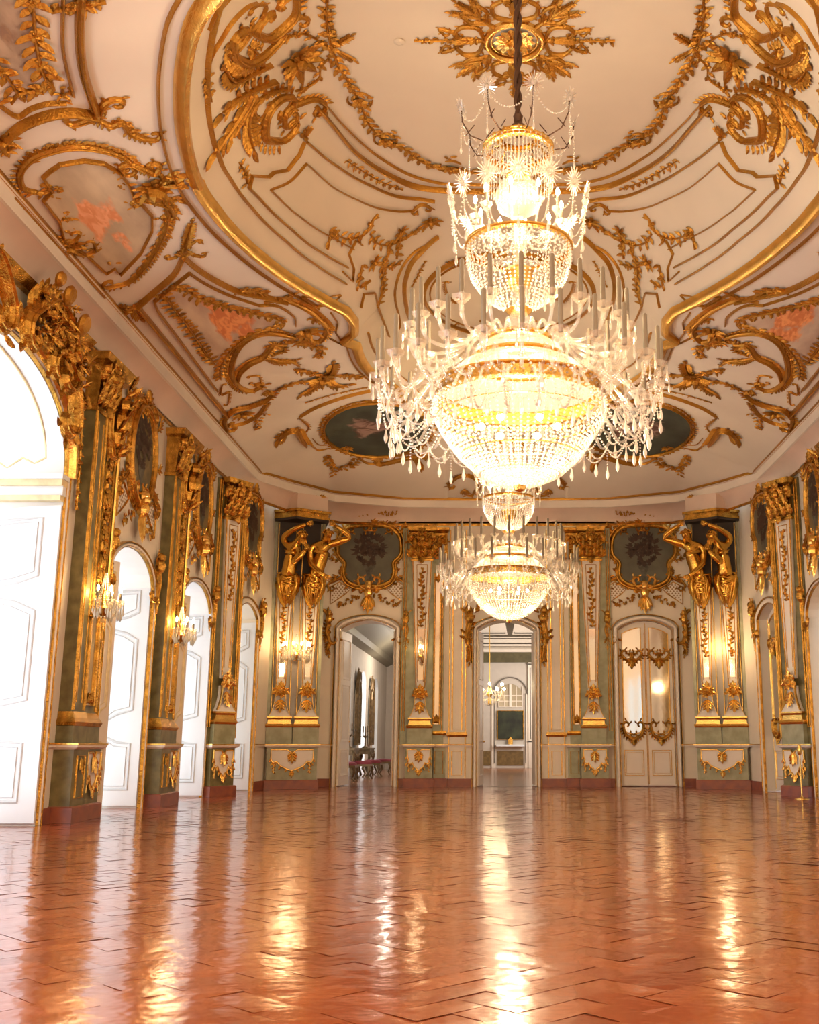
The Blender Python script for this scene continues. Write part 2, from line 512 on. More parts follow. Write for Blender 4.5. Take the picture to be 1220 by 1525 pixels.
mb = MB(); mb.quad((-6, -3.5, -.004), (6, -3.5, -.004), (6, 26.5, -.004), (-6, 26.5, -.004)); mb.build('floor_mortar', mat('dark_mortar', (.30, .07, .025), .3), kind='structure')
# ---------- ceiling ----------
def ceiling():
    mb = MB(); xs = np.unique(np.concatenate([np.linspace(-5.6, 5.6, 181), [-1.45, -1.5, 1.45, 1.5]])); ny = 421
    v = []; f = []; nx = len(xs)
    X = []; Y = []
    for x in xs:
        ye = float(yend(x)); X += [x] * ny; Y += list(np.linspace(2 * YC - ye, ye, ny))
    Z = zc(np.array(X), np.array(Y))
    mb.v = list(zip(map(float, X), map(float, Y), map(float, Z)))
    fo = []
    D = edist(np.array(X), np.array(Y))
    fi = []
    for i in range(nx - 1):
        for j in range(ny - 1):
            q = (i * ny + j, i * ny + j + 1, (i + 1) * ny + j + 1, (i + 1) * ny + j)
            (fi if D[q[0]] > 0 else fo).append(q)
    mo = MB(); mo.v = mb.v; mo.n = len(mb.v); mo.f = fo + fi
    o = mo.build('ceiling', CEIL, smooth=50, kind='structure')
    o.data.materials.append(DOME)
    mi = [0] * len(fo) + [1] * len(fi)
    o.data.polygons.foreach_set('material_index', mi)
ceiling()
# ---------- cove between architrave and cornice, following walls and the rounded corners ----------
WLINE = [(-5.85, 2), (-5.85, 20.9), (-5.78, 22.2), (-5.5, 23.8), (-4.9, 25.3), (-4.1, 26.1), (-2.7, 26.3), (0, 26.3)]
def at_line(P, t):
    return V3(*[np.interp(t, [0, 1, 2, 3, 4, 5, 6, 7], [p[k] for p in P]) for k in (0, 1)])
CLINE = [(-5.6, 2), (-5.6, 20.9), (-5.6, 23.2), (-5.5, 23.5), (-5.09, 24.3), (-4.17, 25.5), (-2.6, 26.08), (-1.5, 26.12), (-1.45, 26.2), (0, 26.2)]
CL2 = [(-5.6, 2), (-5.6, 20.9), (-5.58, 23.2), (-5.45, 23.6), (-5.0, 24.45), (-4.17, 25.5), (-2.6, 26.08), (0, 26.2)]
def fullline(P):
    a = list(P); b = [(-x, y) for x, y in reversed(P[:-1])] if P[-1][0] == 0 else [(-x, y) for x, y in reversed(P)]
    t = a + b
    return t
def loft(name, prof, m, kind='structure', smooth=30, near=True):
    """prof: list of (s, z) with s=0 on the wall line and s=1 on the cornice line"""
    ts = [0] + list(np.linspace(1, 7, 49)); base = []
    for t in ts: base.append((at_line(WLINE, t), at_line(CL2, t)))
    rows = []
    half = [[tuple(a * (1 - s) + b * s) + (z,) for a, b in base] for s, z in prof]
    for row in half:
        r = row + [(-x, y, z) for x, y, z in reversed(row[:-1])]
        r[0] = (r[0][0], YC, r[0][2]); r[-1] = (r[-1][0], YC, r[-1][2])
        n_ = [(x, 2 * YC - y, z) for x, y, z in reversed(r[1:-1])]
        rows.append(r + n_)
    n = len(rows[0]); mb = MB()
    for r in rows: mb.add(r, [])
    mb.f = [(i * n + k, i * n + (k + 1) % n, (i + 1) * n + (k + 1) % n, (i + 1) * n + k) for i in range(len(rows) - 1) for k in range(n)]
    return mb.build(name, m, smooth=smooth, kind=kind)
loft('wall_cove', [(0, 6.36), (0, 6.42), (.12, 6.55), (.45, 6.67), (.95, 6.74)], COVE)
loft('trim_1', [(.95, 6.74), (1.08, 6.75), (1.1, 6.91), (1.3, 6.93)], TRIM)
loft('trim_2', [(1.05, 6.915), (1.22, 6.92), (1.3, 6.95), (1.28, 6.99), (1.1, 7.03), (.9, 7.03)], GOLDC)
loft('trim_3', [(0, 6.31), (.14, 6.315), (.16, 6.33), (.10, 6.34), (.14, 6.36), (.1, 6.375), (0, 6.38)], GOLD)
# ---------- walls with arched openings ----------
def arch_pts(uc, hw, sp, ap, n=14):
    """points of the arch from left spring to right spring; ap-sp is its rise"""
    return [(uc - hw * math.cos(PI * k / n), sp + (ap - sp) * math.sin(PI * k / n) ** .8) for k in range(n + 1)]
def seg_arch(uc, hw, sp, ap, n=14):
    r = ap - sp; Rr = (hw * hw + r * r) / (2 * r); a = math.asin(hw / Rr)
    return [(uc + Rr * math.sin(-a + 2 * a * k / n), ap - Rr + Rr * math.cos(-a + 2 * a * k / n)) for k in range(n + 1)]
def panel(mb, S, u0, u1, v0, v1, op=None, depth=0.):
    """op = list of arch points (left spring .. right spring); the opening runs down to v0"""
    if op is None:
        mb.quad(S(u0, v0), S(u1, v0), S(u1, v1), S(u0, v1)); return
    a, b = op[0][0], op[-1][0]
    mb.quad(S(u0, v0), S(a, v0), S(a, v1), S(u0, v1)); mb.quad(S(b, v0), S(u1, v0), S(u1, v1), S(b, v1))
    for (x, y), (x2, y2) in zip(op, op[1:]): mb.quad(S(x, y), S(x2, y2), S(x2, v1), S(x, v1))
def reveal(mb, S, op, v0, d0, d1):
    pts = [(op[0][0], v0)] + list(op) + [(op[-1][0], v0)]
    for (x, y), (x2, y2) in zip(pts, pts[1:]):
        mb.quad(S(x, y, d0), S(x2, y2, d0), S(x2, y2, d1), S(x, y, d1))
def opline(op, v0, off=0.):
    c = (op[0][0] + op[-1][0]) / 2; hw = (op[-1][0] - op[0][0]) / 2; k = (hw + off) / hw
    pts = [(c + (x - c) * k, y + off * (1 if abs(x - c) < hw * .98 else .6)) for x, y in op]
    return [(c - hw - off, v0)] + pts + [(c + hw + off, v0)]
SLW = Plane((-5.85, 0, 0), (0, 1))                     # left wall, u = Y
DG0, DG1 = (-5.64, 22.0), (-5.47, 24.98)
SDG = Plane((DG0[0], DG0[1], 0), (DG1[0] - DG0[0], DG1[1] - DG0[1]))   # slanting corner wall
DGL = math.hypot(DG1[0] - DG0[0], DG1[1] - DG0[1])
SEW = Plane((0, YE, 0), (1, 0))
OP_PORTAL = arch_pts(YC, 2.04, 4.36, 5.62, 24)
OP_W2 = arch_pts(16.38, 1.03, 3.20, 3.94, 16)
OP_W3 = arch_pts(19.95, 1.03, 3.20, 3.94, 16)
OP_DG = seg_arch(.95, .74, 3.66, 3.93)
OP_DL = seg_arch(-3.39, .67, 3.72, 3.95)
OP_DC = seg_arch(0, .72, 3.72, 3.97)
TOPZ = 6.45
for SX in (1, -1):
    nm = side('left', 'right')
    mb = MB()
    for (a, b, op) in ((9.0, 14.1, OP_PORTAL), (15.0, 18.2, OP_W2), (18.2, 21.6, OP_W3)):
        panel(mb, SLW, a, b, 0, TOPZ, op)
    for a, b in ((14.1, 15.0), (21.6, 22.35)): panel(mb, SLW, a, b, 0, TOPZ)
    # the part of the hall behind the photographer, plain, with two more windows
    for c in (2 * YC - 16.38, 2 * YC - 19.95):
        op = [(2 * YC - x, y) for x, y in reversed(OP_W2 if c > 5 else OP_W3)]
        panel(mb, SLW, c - 1.6, c + 1.6, 0, TOPZ, op)
        if SX == 1: reveal(mb, SLW, op, 0, 0, -1.6)
    for a, b in ((8.30, 9.0), (4.73, 5.1), (-3.3, 1.53)): panel(mb, SLW, a, b, 0, TOPZ)
    for op in (OP_PORTAL, OP_W2, OP_W3): reveal(mb, SLW, op, 0, 0, -1.62 if SX == 1 else -.35)
    mb.build('wall_' + nm, WALL, kind='structure')
    mb = MB(); panel(mb, SDG, -.02, DGL + .02, 0, TOPZ, OP_DG); reveal(mb, SDG, OP_DG, 0, 0, -1.4 if SX == 1 else -.3)
    mb.build('wall_%s_corner' % nm, WALL, kind='structure')
SX = 1
mb = MB()
panel(mb, SEW, -4.9, -1.6, 0, TOPZ, OP_DL); panel(mb, SEW, -1.6, 1.6, 0, TOPZ, OP_DC)
panel(mb, SEW, 1.6, 4.9, 0, TOPZ, [(-x, y) for x, y in reversed(OP_DL)])
reveal(mb, SEW, OP_DL, 0, 0, -.75); reveal(mb, SEW, OP_DC, 0, 0, -.75); reveal(mb, SEW, [(-x, y) for x, y in reversed(OP_DL)], 0, 0, -.3)
mb.build('wall_far', WALL, kind='structure')
mb = MB(); mb.quad((5.85, -3.25, 0), (-5.85, -3.25, 0), (-5.85, -3.25, 6.45), (5.85, -3.25, 6.45)); mb.build('wall_near', WALL, kind='structure')
# outer side of the window reveals: ground outside and outer wall faces are hidden; sills
mb = MB(); mb.quad((-14, -4, -.02), (-5.6, -4, -.02), (-5.6, 26, -.02), (-14, 26, -.02)); mb.build('ground_terrace', TRIM, kind='structure')
# ---------- door leaves of the left wall ----------
def leaf_panel(par, name, S, u0, u1, top, m, gold, v0=.03, panels=None, th=.05, arched=0., rail=True):
    """a panelled leaf on plane S; top(u) gives the height of its upper edge"""
    n = 8; mb = MB()
    us = [u0 + (u1 - u0) * k / n for k in range(n + 1)]
    pts = [(u0, v0), (u1, v0)] + [(u, top(u)) for u in reversed(us)]
    mb.prism(pts, -th, 0, S)
    leaf = mb.build(name, m, par)
    W = u1 - u0; e = W * .14
    A, B = u0 + e, u1 - e
    H0 = v0
    p1 = [(A, .28), (B, .28), (B, .98), ((A + B) / 2 + W * .18, 1.0), ((A + B) / 2, 1.09), ((A + B) / 2 - W * .18, 1.0), (A, .98)]
    p2 = [(A, 1.22), (A + W * .2, 1.25), ((A + B) / 2, 1.34), (B - W * .2, 1.44), (B, 1.5), (B, 2.62), (B - W * .15, 2.72), ((A + B) / 2, 2.78), (A + W * .15, 2.72), (A, 2.62)]
    tA, tB = top(A) - .16, top(B) - .16
    p3 = [(A, 2.88), (A + W * .15, 2.86), ((A + B) / 2, 2.92), (B - W * .15, 2.98), (B, 3.06)] + [(B - (B - A) * k / 4, top(B - (B - A) * k / 4) - .16) for k in range(5)]
    mo = MB()
    for p in (p1, p2, p3):
        for off, wd in ((0, .045), (.055, .02)):
            cx_ = sum(q[0] for q in p) / len(p); cy_ = sum(q[1] for q in p) / len(p)
            q = [(x - math.copysign(min(off, abs(x - cx_)), x - cx_), y - math.copysign(off, y - cy_)) for x, y in p]
            line(mo, S, q, wd, .014, closed=True)
    mo.build('moulding', gold, leaf)
    return leaf
LGOLD = mat('door_moulding_gilding', (.80, .66, .38), .4, .35, var=.2, vscale=8)
LGREY = mat('door_moulding_paint', (.58, .59, .60), .4)
NDOOR = 0
def door(label, **k):
    global NDOOR
    NDOOR += 1
    return empty('door_%d' % NDOOR, label, 'door', kind='structure', **k)
# leaves stand open against the far side of each deep opening, facing the hall's near end
def far_leaf(yj, x0, x1, ht, rise, label):
    par = door(label, loc=(x1, yj, 0))
    S = Plane((x0, yj, 0), (1, 0))
    leaf_panel(par, 'door_leaf', S, 0, x1 - x0, lambda u: ht - rise * (1 - u / (x1 - x0)) ** 2, LEAF, LGREY)
far_leaf(13.52, -7.45, -5.83, 3.98, .25, 'tall white leaf of the portal by the first pilaster')
far_leaf(17.36, -7.0, -5.86, 3.58, .12, 'white leaf in the second opening of the window side')
far_leaf(20.93, -7.0, -5.80, 3.58, .12, 'white leaf in the third opening of the window side')
par = door('white leaf in the corner opening of the window side', loc=(-5.5, 23.7, 0))
S = Plane((-6.52, 23.62, 0), (1, .02)); leaf_panel(par, 'door_leaf', S, 0, .98, lambda u: 3.55 + .05 * u, LEAF, LGREY)
# narrow shutters folded back into the hall on the near side of windows 2 and 3
for y, lb in ((15.68, 'second'), (19.38, 'third')):
    par = door('narrow cream shutter folded back beside the %s opening' % lb, loc=(-5.8, y, 0))
    S = Plane((-5.92, y - .62, 0), (.13, .62))
    leaf_panel(par, 'shutter_leaf', S, 0, .64, lambda u: 3.6, DOORC, LGOLD, th=.04)
# portal: transom ledge and gilded tympanum lines on the reveal
mb = MB()
mb.box((-7.47, 13.40, 4.22), (-5.80, 13.6, 4.30)); mb.box((-7.47, 13.44, 4.03), (-5.82, 13.6, 4.10))
mb.build('trim_4', LGOLD, kind='structure')
mb = MB(); mb.box((-7.47, 13.36, 4.30), (-5.78, 13.6, 4.36)); mb.box((-7.47, 13.47, 4.10), (-5.81, 13.6, 4.22)); mb.build('trim_5', LEAF, kind='structure')
REV = mat('white_reveal_paint', (.88, .86, .84), .5, var=.03)
mb = MB(); mb.quad((-7.47, 13.57, 0), (-5.83, 13.57, 0), (-5.83, 13.57, 4.36), (-7.47, 13.57, 4.36)); mb.build('wall_portal_reveal', REV, kind='structure')
for yy, x0 in ((17.40, -7.47), (20.97, -7.47)):
    mb = MB(); mb.quad((x0, yy, 0), (-5.86, yy, 0), (-5.86, yy, 3.2), (x0, yy, 3.2)); mb.build('wall_window_reveal', REV, kind='structure')
def soff(op, name):
    mb = MB()
    q = [((x - YC) * .995 + YC if op is OP_PORTAL else x, y - .012) for x, y in op]
    for (x, y), (x2, y2) in zip(q, q[1:]): mb.quad((-5.86, x, y), (-5.86, x2, y2), (-7.47, x2, y2), (-7.47, x, y))
    mb.build(name, REV, kind='structure', smooth=True)
soff(OP_PORTAL, 'ceiling_portal_arch'); soff(OP_W2, 'ceiling_window_arch'); soff(OP_W3, 'ceiling_window_arch')
# gilt line panel painted on the portal soffit
class Soffit:
    def __init__(s, op): s.op = op; s.c = (op[0][0] + op[-1][0]) / 2
    def at(s, u, v):     # u across depth (x), v along the arch 0..1
        k = v * (len(s.op) - 1); i = min(int(k), len(s.op) - 2); t = k - i
        y = s.op[i][0] * (1 - t) + s.op[i + 1][0] * t; z = s.op[i][1] * (1 - t) + s.op[i + 1][1] * t
        d = V3(0, s.op[i + 1][0] - s.op[i][0], s.op[i + 1][1] - s.op[i][1]); n = nrm(np.cross(d, (1, 0, 0)))
        if n[2] > 0: n = -n
        return V3(u, y, z - .02), n
mb = MB(); SF = Soffit(OP_PORTAL)
line(mb, SF, [(-6.1, .55 + .4 * k / 12) for k in range(13)] + [(-6.25, .965), (-6.4, .95), (-6.6, .975), (-6.8, .95), (-7.0, .965), (-7.1, .95)], .035, .012)
mb.build('trim_6', LGOLD, kind='structure')
# ---------- gilded frames around openings, plinth and dado rail ----------
def op_frame(S, op, name, wd=.10, gold=True, v0=0, depth=.06, off=.0, par=None, m1=None, kind='structure'):
    mb = MB(); q = opline(op, v0, off + wd / 2); line(mb, S, q, wd, depth); a = mb.build(name, m1 or TRIM, par, smooth=40, kind=kind)
    mb = MB(); line(mb, S, opline(op, v0, off + wd + .01), .03, depth * 1.1); line(mb, S, opline(op, v0, off + .005), .022, depth * .8)
    mb.build(name + '_gilding' if par else 'trim_8', GOLD, par, smooth=40, kind=kind)
op_frame(SLW, OP_PORTAL, 'trim_7', .07)
for SX in (1, -1):
    for op in (OP_W2, OP_W3): op_frame(SLW, op, 'trim_7', .06)
    op_frame(SDG, OP_DG, 'trim_7', .12)
    op_frame(SEW, OP_DL, 'trim_7', .13, depth=.08)
SX = 1
op_frame(SEW, OP_DC, 'trim_7', .10, depth=.08)
# plinth strips and dado rail between the openings
def seg_run(name, m, segs, v0, v1, d):
    for SX_ in (1, -1):
        global SX
        SX = SX_
        mb = MB()
        for S, a, b in segs:
            if SX == -1 or True: mb.box((a, v0, 0), (b, v1, d), S)
        mb.build(name, m, kind='structure')
    SX = 1
SEGS = [(SLW, 13.68, 15.3), (SLW, 17.45, 18.88), (SLW, 21.05, 22.3), (SDG, -.02, .15), (SDG, 1.80, DGL), (SEW, -4.5, -4.17), (SEW, -2.6, -.80)]
seg_run('baseboard_hall', PLINTH, SEGS, 0, .19, .05)
seg_run('trim_9', TRIM, SEGS, .93, .965, .05); seg_run('trim_9', GOLD, SEGS, .965, .985, .065)
# ---------- ceiling ornament, traced on the vault and mirrored about the room's two axes ----------
def cr(sx, ox, oy):
    return lambda *p: H(*[(ox + x / sx, oy + y / sx) for x, y in p])
c1 = cr(3.05, 0, 0); c2 = cr(3.05, 300, 0); c5 = cr(2.905, 200, 380); cb = cr(5.865, 560, 340)
MIR = {'L': [], 'R': [0], 'NL': [1], 'NR': [0, 1]}
def put(mb, name, m, where, parent=None, smooth=None, **kw):
    q = mb
    for ax in MIR[where]: q = q.mirror(ax, 0 if ax == 0 else YC)
    return q.build(name, m, parent, smooth, **kw)
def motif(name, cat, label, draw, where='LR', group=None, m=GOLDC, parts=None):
    """one stucco ornament per side; label holds {s} for the side"""
    for k in (['L', 'R'] if where == 'LR' else ['L', 'R', 'NL', 'NR'] if where == 'all' else [where]):
        mb = MB(); draw(mb)
        s = {'L': 'left', 'R': 'right', 'NL': 'near left', 'NR': 'near right'}[k]
        put(mb, name, m, k, label=label.format(s=s), cat=cat, group=group)
def ltrim(draw, where='LR', m=GOLDC):
    for k in (['L', 'R'] if where == 'LR' else ['L', 'R', 'NL', 'NR'] if where == 'all' else [where]):
        mb = MB(); draw(mb); put(mb, 'trim_10', m, k, smooth=40, kind='structure')
def burst(mb, p, r, k=9, el=1., rr=None, ang0=0):
    rr = rr or R
    P, n = CS.at(*p)
    for lay, (sc_, kk) in enumerate(((1., k), (.65, k - 2))):
        for i in range(kk):
            a = ang0 + 2 * PI * (i + .5 * lay) / kk
            _, d, nn = dir2(CS, p, (math.cos(a) * el, math.sin(a)))
            q = math.hypot(math.cos(a) * el, math.sin(a))
            mb.leaf(P + nn * .03 * lay, d, nn, r * sc_ * q * rr.uniform(.75, 1.1), r * .35 * sc_, curl=.5)
    mb.ball(P + n * r * .18, r * .22)
def fan(mb, p, d, L, k=5, spread=1.2, S=None):
    S = S or CS
    d = V3(*d)[:2]; d = d / np.linalg.norm(d)
    for i in range(k):
        a = (i - (k - 1) / 2) / max(k - 1, 1) * spread
        c, s_ = math.cos(a), math.sin(a)
        P, dd, n = dir2(S, p, (d[0] * c - d[1] * s_, d[0] * s_ + d[1] * c))
        mb.leaf(P, dd, n, L * (1 - .25 * abs(a)), L * .34, curl=.45)
    P, n = S.at(*p); mb.ball(P + n * L * .1, L * .16)
def frond(mb, pts, w_, S=None, rr=None):
    """long feathered leaf along a line, leaflets both sides"""
    S = S or CS; rr = rr or R
    q = resample(catmull(pts, 6), w_ * .38); m = len(q)
    line(mb, S, q, [w_ * .42 * (1 - .6 * i / m) for i in range(m)], [w_ * .32 * (1 - .5 * i / m) for i in range(m)])
    for i in range(1, m - 1):
        d = q[i + 1] - q[i]; d = d / max(1e-9, np.linalg.norm(d)); pr = V3(-d[1], d[0])[:2]
        sz = w_ * (.65 + .45 * math.sin(PI * i / m)) * rr.uniform(.85, 1.1)
        for sg in (-1, 1):
            P, dd, n = dir2(S, q[i], d * .9 + pr * sg * .8); mb.leaf(P, dd, n, sz, w_ * .4, curl=.35)
    P, dd, n = dir2(S, q[-1], q[-1] - q[-2]); mb.leaf(P, dd, n, w_ * 1.1, w_ * .5)
# dome edge mouldings
def offs(P, d, closed=True):
    P = [np.asarray(p) for p in P]; n = len(P); out = []
    for i in range(n):
        a, b = P[(i - 1) % n], P[(i + 1) % n]
        if not closed: a, b = P[max(i - 1, 0)], P[min(i + 1, n - 1)]
        t = (b - a) / max(1e-9, np.linalg.norm(b - a)); out.append(P[i] + V3(-t[1], t[0])[:2] * d)
    return out
_top = [p for p in EDGEQ[:6]]
_sm = resample(catmull(_top, 6), .15)
_jog = EDGEQ[5:]
def edge_main(mb):
    # sharp jogs at the two little steps, smooth elsewhere
    q = _sm + [EDGEQ[6]] + resample(catmull(EDGEQ[7:9], 3), .2) + [EDGEQ[9]] + resample(catmull(EDGEQ[10:], 6), .15)
    P = [CS.at(*p) for p in q]
    mb.strip([p for p, _ in P], [V3(0, 0, -1) * .8 + V3(*(0, 0, 0)) for _ in P], .19, .15)
def edge_in(mb): line(mb, CS, offs(_sm, -.24, False), .06, .06)
def edge_in2(mb): line(mb, CS, offs(resample(catmull(EDGEQ[10:], 6), .15), -.2, False), .05, .05)
def edge_out(mb): line(mb, CS, offs(_sm, .22, False), .06, .05)
def edge_out2(mb): line(mb, CS, offs(resample(catmull(EDGEQ[10:], 6), .15), .16, False), .05, .04)
_nr = resample(catmull([_top[0]] + list(NEARQ), 6), .15)
def near_edge(k):
    def g(mb): line(mb, CS, offs(_nr, *k[:2]) if k[0] else _nr, k[2], k[3])
    return g
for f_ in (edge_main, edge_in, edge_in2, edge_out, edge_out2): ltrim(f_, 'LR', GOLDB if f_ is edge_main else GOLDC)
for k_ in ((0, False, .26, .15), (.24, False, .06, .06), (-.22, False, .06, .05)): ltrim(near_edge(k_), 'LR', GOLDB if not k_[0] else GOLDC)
ltrim(lambda mb: line(mb, CS, c5((725, 175), (790, 215), (855, 205), (890, 170), (725, 175)), .05, .04))
ltrim(lambda mb: line(mb, CS, c5((845, 355), (905, 385), (870, 330), (880, 290), (850, 245)), .045, .04))
# frames on the outer vault
ltrim(lambda mb: line(mb, CS, c1((830, 1160), (790, 1235), (720, 1300), (622, 1385)), .10, .08, True))
ltrim(lambda mb: line(mb, CS, c1((622, 1385)) + c5((400, 690)), .12, .09))
ltrim(lambda mb: line(mb, CS, c5((213, 0), (250, 35), (330, 90), (440, 145), (560, 172), (660, 195)), .10, .08, True))
ltrim(lambda mb: line(mb, CS, c5((240, 70), (85, 195), (100, 235), (357, 582)), .06, .05))
ltrim(lambda mb: line(mb, CS, c5((240, 75), (300, 115), (400, 165), (540, 212)), .05, .04, True))
ltrim(lambda mb: line(mb, CS, c5((540, 212), (620, 215), (690, 262), (698, 300)), .05, .04, True))
ltrim(lambda mb: line(mb, CS, c1((60, 875), (470, 1335)), .09, .07), 'L')
ltrim(lambda mb: line(mb, CS, c1((370, -60), (365, 150), (382, 320), (440, 505)), .12, .1, True), 'L')
ltrim(lambda mb: line(mb, CS, c1((350, -60), (345, 150), (362, 320), (415, 490)), .05, .05, True), 'L')
ltrim(lambda mb: line(mb, CS, c1((25, 618), (100, 555), (220, 508), (330, 497), (440, 515)), .12, .1, True), 'L')
ltrim(lambda mb: line(mb, CS, c1((288, -60), (283, 180), (300, 300), (330, 420)), .06, .05, True), 'L')
ltrim(lambda mb: line(mb, CS, c1((-20, 460), (75, 520), (140, 485), (220, 462), (300, 460)), .06, .05, True), 'L')
# dome frames
for pts, w_, h_, sm in (
    (((520, 480), (600, 572), (700, 690), (820, 772), (950, 830), (1080, 853), (1220, 858), (1390, 860)), .10, .08, True),
    (((560, 470), (650, 570), (780, 690), (930, 780), (1080, 825), (1220, 832), (1390, 834)), .04, .04, True),
    (((465, 640), (440, 700), (385, 770), (322, 780), (300, 800), (225, 795), (212, 850)), .06, .05, False),
    (((475, 640), (600, 742), (750, 832), (900, 890), (1060, 910)), .065, .05, True),
    (((212, 850), (300, 942), (430, 1060), (540, 1142), (660, 1210)), .06, .05, True),
    (((640, 1230), (685, 1275), (690, 1215), (668, 1150), (700, 1090), (728, 1110)), .05, .04, False),
    (((475, 740), (400, 820), (312, 860)), .04, .035, True),
    (((312, 860), (430, 970), (560, 1060), (690, 1130)), .04, .035, True),
    (((475, 740), (600, 850), (760, 930), (880, 955), (960, 955)), .04, .035, True),
    (((590, 20), (590, 60), (600, 130)), .02, .02, True),
    (((30, 130), (60, 60), (110, 0), (160, -60)), .04, .035, True),
    (((20, 330), (40, 250), (80, 180), (130, 100), (200, 30), (250, 10)), .05, .04, True)):
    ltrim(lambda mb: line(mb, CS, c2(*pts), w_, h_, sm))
for pts, w_ in ((((420, 150), (300, 230), (200, 380), (160, 580), (205, 820), (170, 900)), .05), (((540, 60), (400, 180), (290, 310), (240, 500), (262, 700), (300, 810)), .09)):
    ltrim(lambda mb: line(mb, CS, cb(*pts), w_, w_ * .8, True))
for rx, ry, w_ in ((127, 63, .10), (117, 56, .04)):
    ltrim(lambda mb: line(mb, CS, H(*[(757 - rx * math.sin(PI * k / 24), 437 - ry * math.cos(PI * k / 24)) for k in range(25)]), w_, w_ * .8))
# ---- ornaments ----
RO = {}
def seeded(k): return random.Random(k)
def g_dome(mb):
    rr = seeded(5); P = c2((590, 215), (620, 290), (670, 370), (720, 460), (760, 560), (820, 622), (850, 640), (930, 675), (990, 722), (1060, 750), (1180, 770), (1320, 785), (1396, 788))
    P[0][1] = YC; P[-1][0] = 0
    garland(mb, CS, P, .17, step=.075, rr=rr)
    for c in c2((720, 452), (838, 632), (1135, 755)):
        for a in (0, 2.1, 4.2):
            cscroll(mb, CS, [c + V3(math.cos(a + t), math.sin(a + t))[:2] * .17 for t in (0, .8, 1.6)], .05, 0, False)
        pp, nn = CS.at(*c); mb.rosette(pp + nn * .04, nn, .12, 6)
    for p, d in (((860, 590), (900, 640)), ((750, 440), (790, 470)), ((1120, 720), (1140, 700))):
        a, b = c2(p, d); garland(mb, CS, [a, b], .12, rod=False, smooth=False, rr=rr)
motif('dome_garland', 'garland', 'gilded ribbon and flower garland edging the flat of the dome, {s} quarter', g_dome, 'all', 'garlands round the dome')
def g_wing(mb):
    rr = seeded(9)
    for pts in (((590, 212), (545, 190), (480, 152), (420, 152), (365, 185)), ((580, 260), (540, 300), (535, 350), (480, 392), (425, 410))):
        garland(mb, CS, c2(*pts), .13, step=.08, rr=rr)
    for a, b in (((600, 210), (680, 160)), ((610, 225), (690, 270)), ((600, 200), (590, 130))): frond(mb, c2(a, b), .09, rr=rr)
motif('flower_spray', 'ornament', 'pair of gilded twig sprays reaching round the flower boss, {s} of the dome', g_wing, 'LR')
motif('flower_boss', 'ornament', 'spiky gilded flower boss on the {s} flank of the dome', lambda mb: burst(mb, c2((440, 275))[0], .38, 11, rr=seeded(3)), 'LR')
def g_shell(mb):
    rr = seeded(11)
    cscroll(mb, CS, c2((185, 135), (140, 175), (145, 250), (205, 282), (270, 255), (335, 195)), .17, 3)
    cscroll(mb, CS, c2((245, 150), (300, 168), (370, 115), (425, 55), (430, -20)), .16, 3)
    cscroll(mb, CS, c2((375, 570), (380, 505), (450, 462), (520, 448), (560, 470)), .13, 3)
    cscroll(mb, CS, c2((410, 440), (345, 450), (290, 520), (290, 625), (360, 640)), .17, 3)
    cscroll(mb, CS, c2((480, 80), (435, 75), (390, 105)), .09, 1)
    frond(mb, c2((310, 290), (230, 330), (145, 365), (105, 315)), .2, rr=rr)
    frond(mb, c2((330, 365), (240, 400), (150, 450), (95, 510)), .24, rr=rr)
    frond(mb, c2((215, 420), (180, 500), (120, 590), (65, 680)), .26, rr=rr)
    frond(mb, c2((240, 420), (190, 520), (140, 620)), .2, rr=rr)
    frond(mb, c2((390, 400), (290, 425), (225, 500), (210, 590), (235, 680)), .2, rr=rr)
    frond(mb, c2((210, 210), (240, 230), (205, 320)), .12, rr=rr)
    cscroll(mb, CS, c2((250, 20), (290, 20), (270, 80), (240, 120)), .07, 1)
motif('palm_and_shell_cluster', 'ornament', 'large gilded cluster of palm fronds and shell scrolls on the {s} flank of the dome', g_shell, 'LR')
motif('frame_corner_leaf', 'ornament', 'gilded leaf finial on the peak of the long dome panel, {s} side', lambda mb: fan(mb, c2((470, 625))[0], c2((480, 560))[0] - c2((470, 625))[0], .22, 5))
motif('frame_corner_leaf', 'ornament', 'gilded leaf spray at the outer corner of the long dome panel, {s} side', lambda mb: garland(mb, CS, c2((205, 830), (195, 780), (170, 735)), .13, rod=True, rr=seeded(2)))
motif('moulding_tip_leaf', 'ornament', 'gilded leaf tip ending the curved moulding beside the palm cluster, {s} side', lambda mb: garland(mb, CS, c2((20, 350), (30, 400), (40, 455)), .14, rod=True, rr=seeded(2)))
motif('panel_end_scroll', 'ornament', 'small gilded scroll closing the inner line of the long dome panel, {s} side', lambda mb: cscroll(mb, CS, c2((960, 955), (1000, 925), (1040, 940)), .08, 1))
motif('bead_and_husk_string', 'ornament', 'small gilded string of husks and rosettes between mouldings, {s} of the dome', lambda mb: (garland(mb, CS, c2((660, 728), (740, 780), (820, 825), (915, 860)), .10, step=.07, rr=seeded(4))))
motif('husk_drop', 'ornament', 'small gilded husk drop beside the round moulding, {s} side', lambda mb: garland(mb, CS, cb((430, 280), (370, 390), (310, 510)), .09, step=.07, rr=seeded(4)))
def g_fest(mb):
    rr = seeded(13)
    for pts in (((580, 1050), (660, 1082), (740, 1060), (780, 990), (800, 968)), ((765, 1060), (800, 1105), (850, 1110), (925, 1080)), ((860, 1130), (820, 1210), (825, 1300), (798, 1390)),
                ((925, 1080), (1000, 1030)), ((820, 1215), (900, 1195)), ((585, 1050), (570, 1130)), ((900, 1080), (885, 1170)), ((850, 1100), (860, 1140))):
        garland(mb, CS, c2(*pts), .16, step=.075, rod=True, smooth=len(pts) > 2, rr=rr)
    burst(mb, c2((905, 1055))[0], .17, 7, rr=rr)
